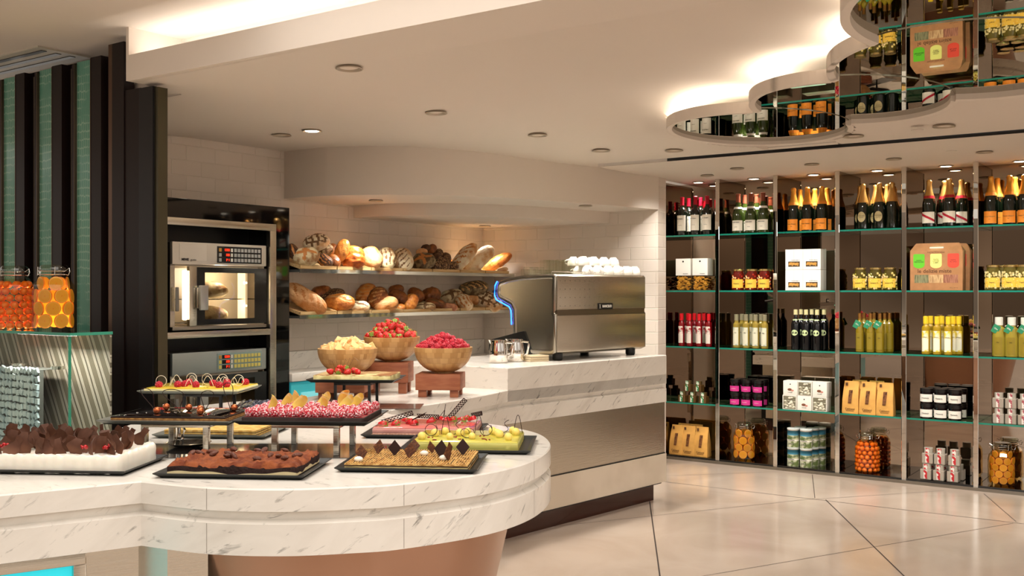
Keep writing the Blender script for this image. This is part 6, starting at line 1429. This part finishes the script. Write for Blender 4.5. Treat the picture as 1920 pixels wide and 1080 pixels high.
b = MB(); b.box(cx0, cx1+.02, 0, .19, 0, .55, DSTEEL); b.build('base', case, smooth=0)
STR = mat('painted_reflection_stripes', '#57493a', rough=.5); nt = STR.node_tree; wv = nt.nodes.new('ShaderNodeTexWave'); tcn = nt.nodes.new('ShaderNodeTexCoord'); mpn = nt.nodes.new('ShaderNodeMapping'); mpn.inputs['Rotation'].default_value = (0, math.radians(28), 0)
wv.inputs['Scale'].default_value = 4.2; wv.inputs['Distortion'].default_value = .6; rpn = nt.nodes.new('ShaderNodeValToRGB'); rpn.color_ramp.interpolation = 'CONSTANT'
for p_, c_ in ((.0, '#6f6454'), (.45, '#bdb0a0'), (.6, '#7d7268'), (.7, '#a89c8e'), (.95, '#5c5245')):
    if p_ == 0: rpn.color_ramp.elements[0].color = lin(c_)
    else: e_ = rpn.color_ramp.elements.new(p_); e_.color = lin(c_)
nt.links.new(tcn.outputs['Object'], mpn.inputs[0]); nt.links.new(mpn.outputs[0], wv.inputs[0]); nt.links.new(wv.outputs[0], rpn.inputs[0]); nt.links.new(rpn.outputs[0], nt.nodes['Principled BSDF'].inputs['Base Color'])
b = MB(); b.box(cx0, cx1-.003, .180, .188, .55, GZ-.0125, STR); b.build('painted_reflection_panel', case, smooth=0)  # stripes paint the reflection of striped chair fabric in the case glass
mx1 = 5.2-4.05; b = MB(); b.box(cx0, mx1, .055, .075, .55, .965, mat('grout', '#4b4a45', rough=.8)); b.box(cx0, mx1, .055, .15, .965, .968, mat('grout', '#4b4a45')); b.build('mosaic_backing', case, smooth=0)
MOS = mat('mosaic_tile', '#cfd6d6', rough=.3, col2='#a9b8bf', vscale=8); b = MB(); r = random.Random(31)
nxm, nzm = 40, 14
for i in range(nxm):
    for j in range(nzm):
        x = cx0+.012+(mx1-cx0-.02)*i/(nxm-1)+r.uniform(-.003, .003); z = .56+(.40)*j/(nzm-1)+r.uniform(-.003, .003); a = r.uniform(0, 1.5); s = .0135
        if x < .0: continue
        P4 = [(x+s*math.cos(a+k*PI/2)*1.25, z+s*math.sin(a+k*PI/2)*1.25) for k in range(4)]; t1 = r.uniform(.045, .049)
        b.loft([[(p[0], .0545, p[1]) for p in P4], [(p[0], t1, p[1]) for p in P4], [(x+(p[0]-x)*.86, t1-.002, z+(p[1]-z)*.86) for p in P4]], MOS)
b.build('mosaic', case, smooth=0)
lamp('case_fill_light', 'AREA', RL(-3.98, 2.36, GZ-.02), 5, (1, .96, .9), .45, .04, (math.radians(-25), 0, RZ))  # added area light that brightens the dark inside of the case
for px, kind, l, fl_, g in ((101, .030, 'large clip top jar of orange slices on the glass case at the left', 'orange slice in the clip top jar on the glass case', 'orange slices in the left jar'), (27, 'kumquat', 'large clip top jar of kumquats on the glass case at the left edge', 'kumquat in the clip top jar at the left edge', 'kumquats in the left jar')):
    x, _z = onU(px, 600, 2.39); loc = RL(x, 2.39, GZ+.0005); bj(tuple(loc), RZ+.3, l, 'large preserving jars'); fill_jar(loc, RZ+.3, kind, .087, .275, int(px), fl_, g)
    lamp('case_light', 'SPOT', tuple(loc-Vector((0, 0, .07))), 7.0, (1, .80, .5), .03, spot=85, rot=(PI, 0, 0))
    b = MB(); b.cyl((0, 0, 0), .03, .012, 16, CHROME); b.cyl((0, 0, .012), .022, .001, 16, CHROME); q = b.build('uplight', case); q.matrix_parent_inverse = Matrix.Identity(4); q.location = (x+5.2, .11, .970)
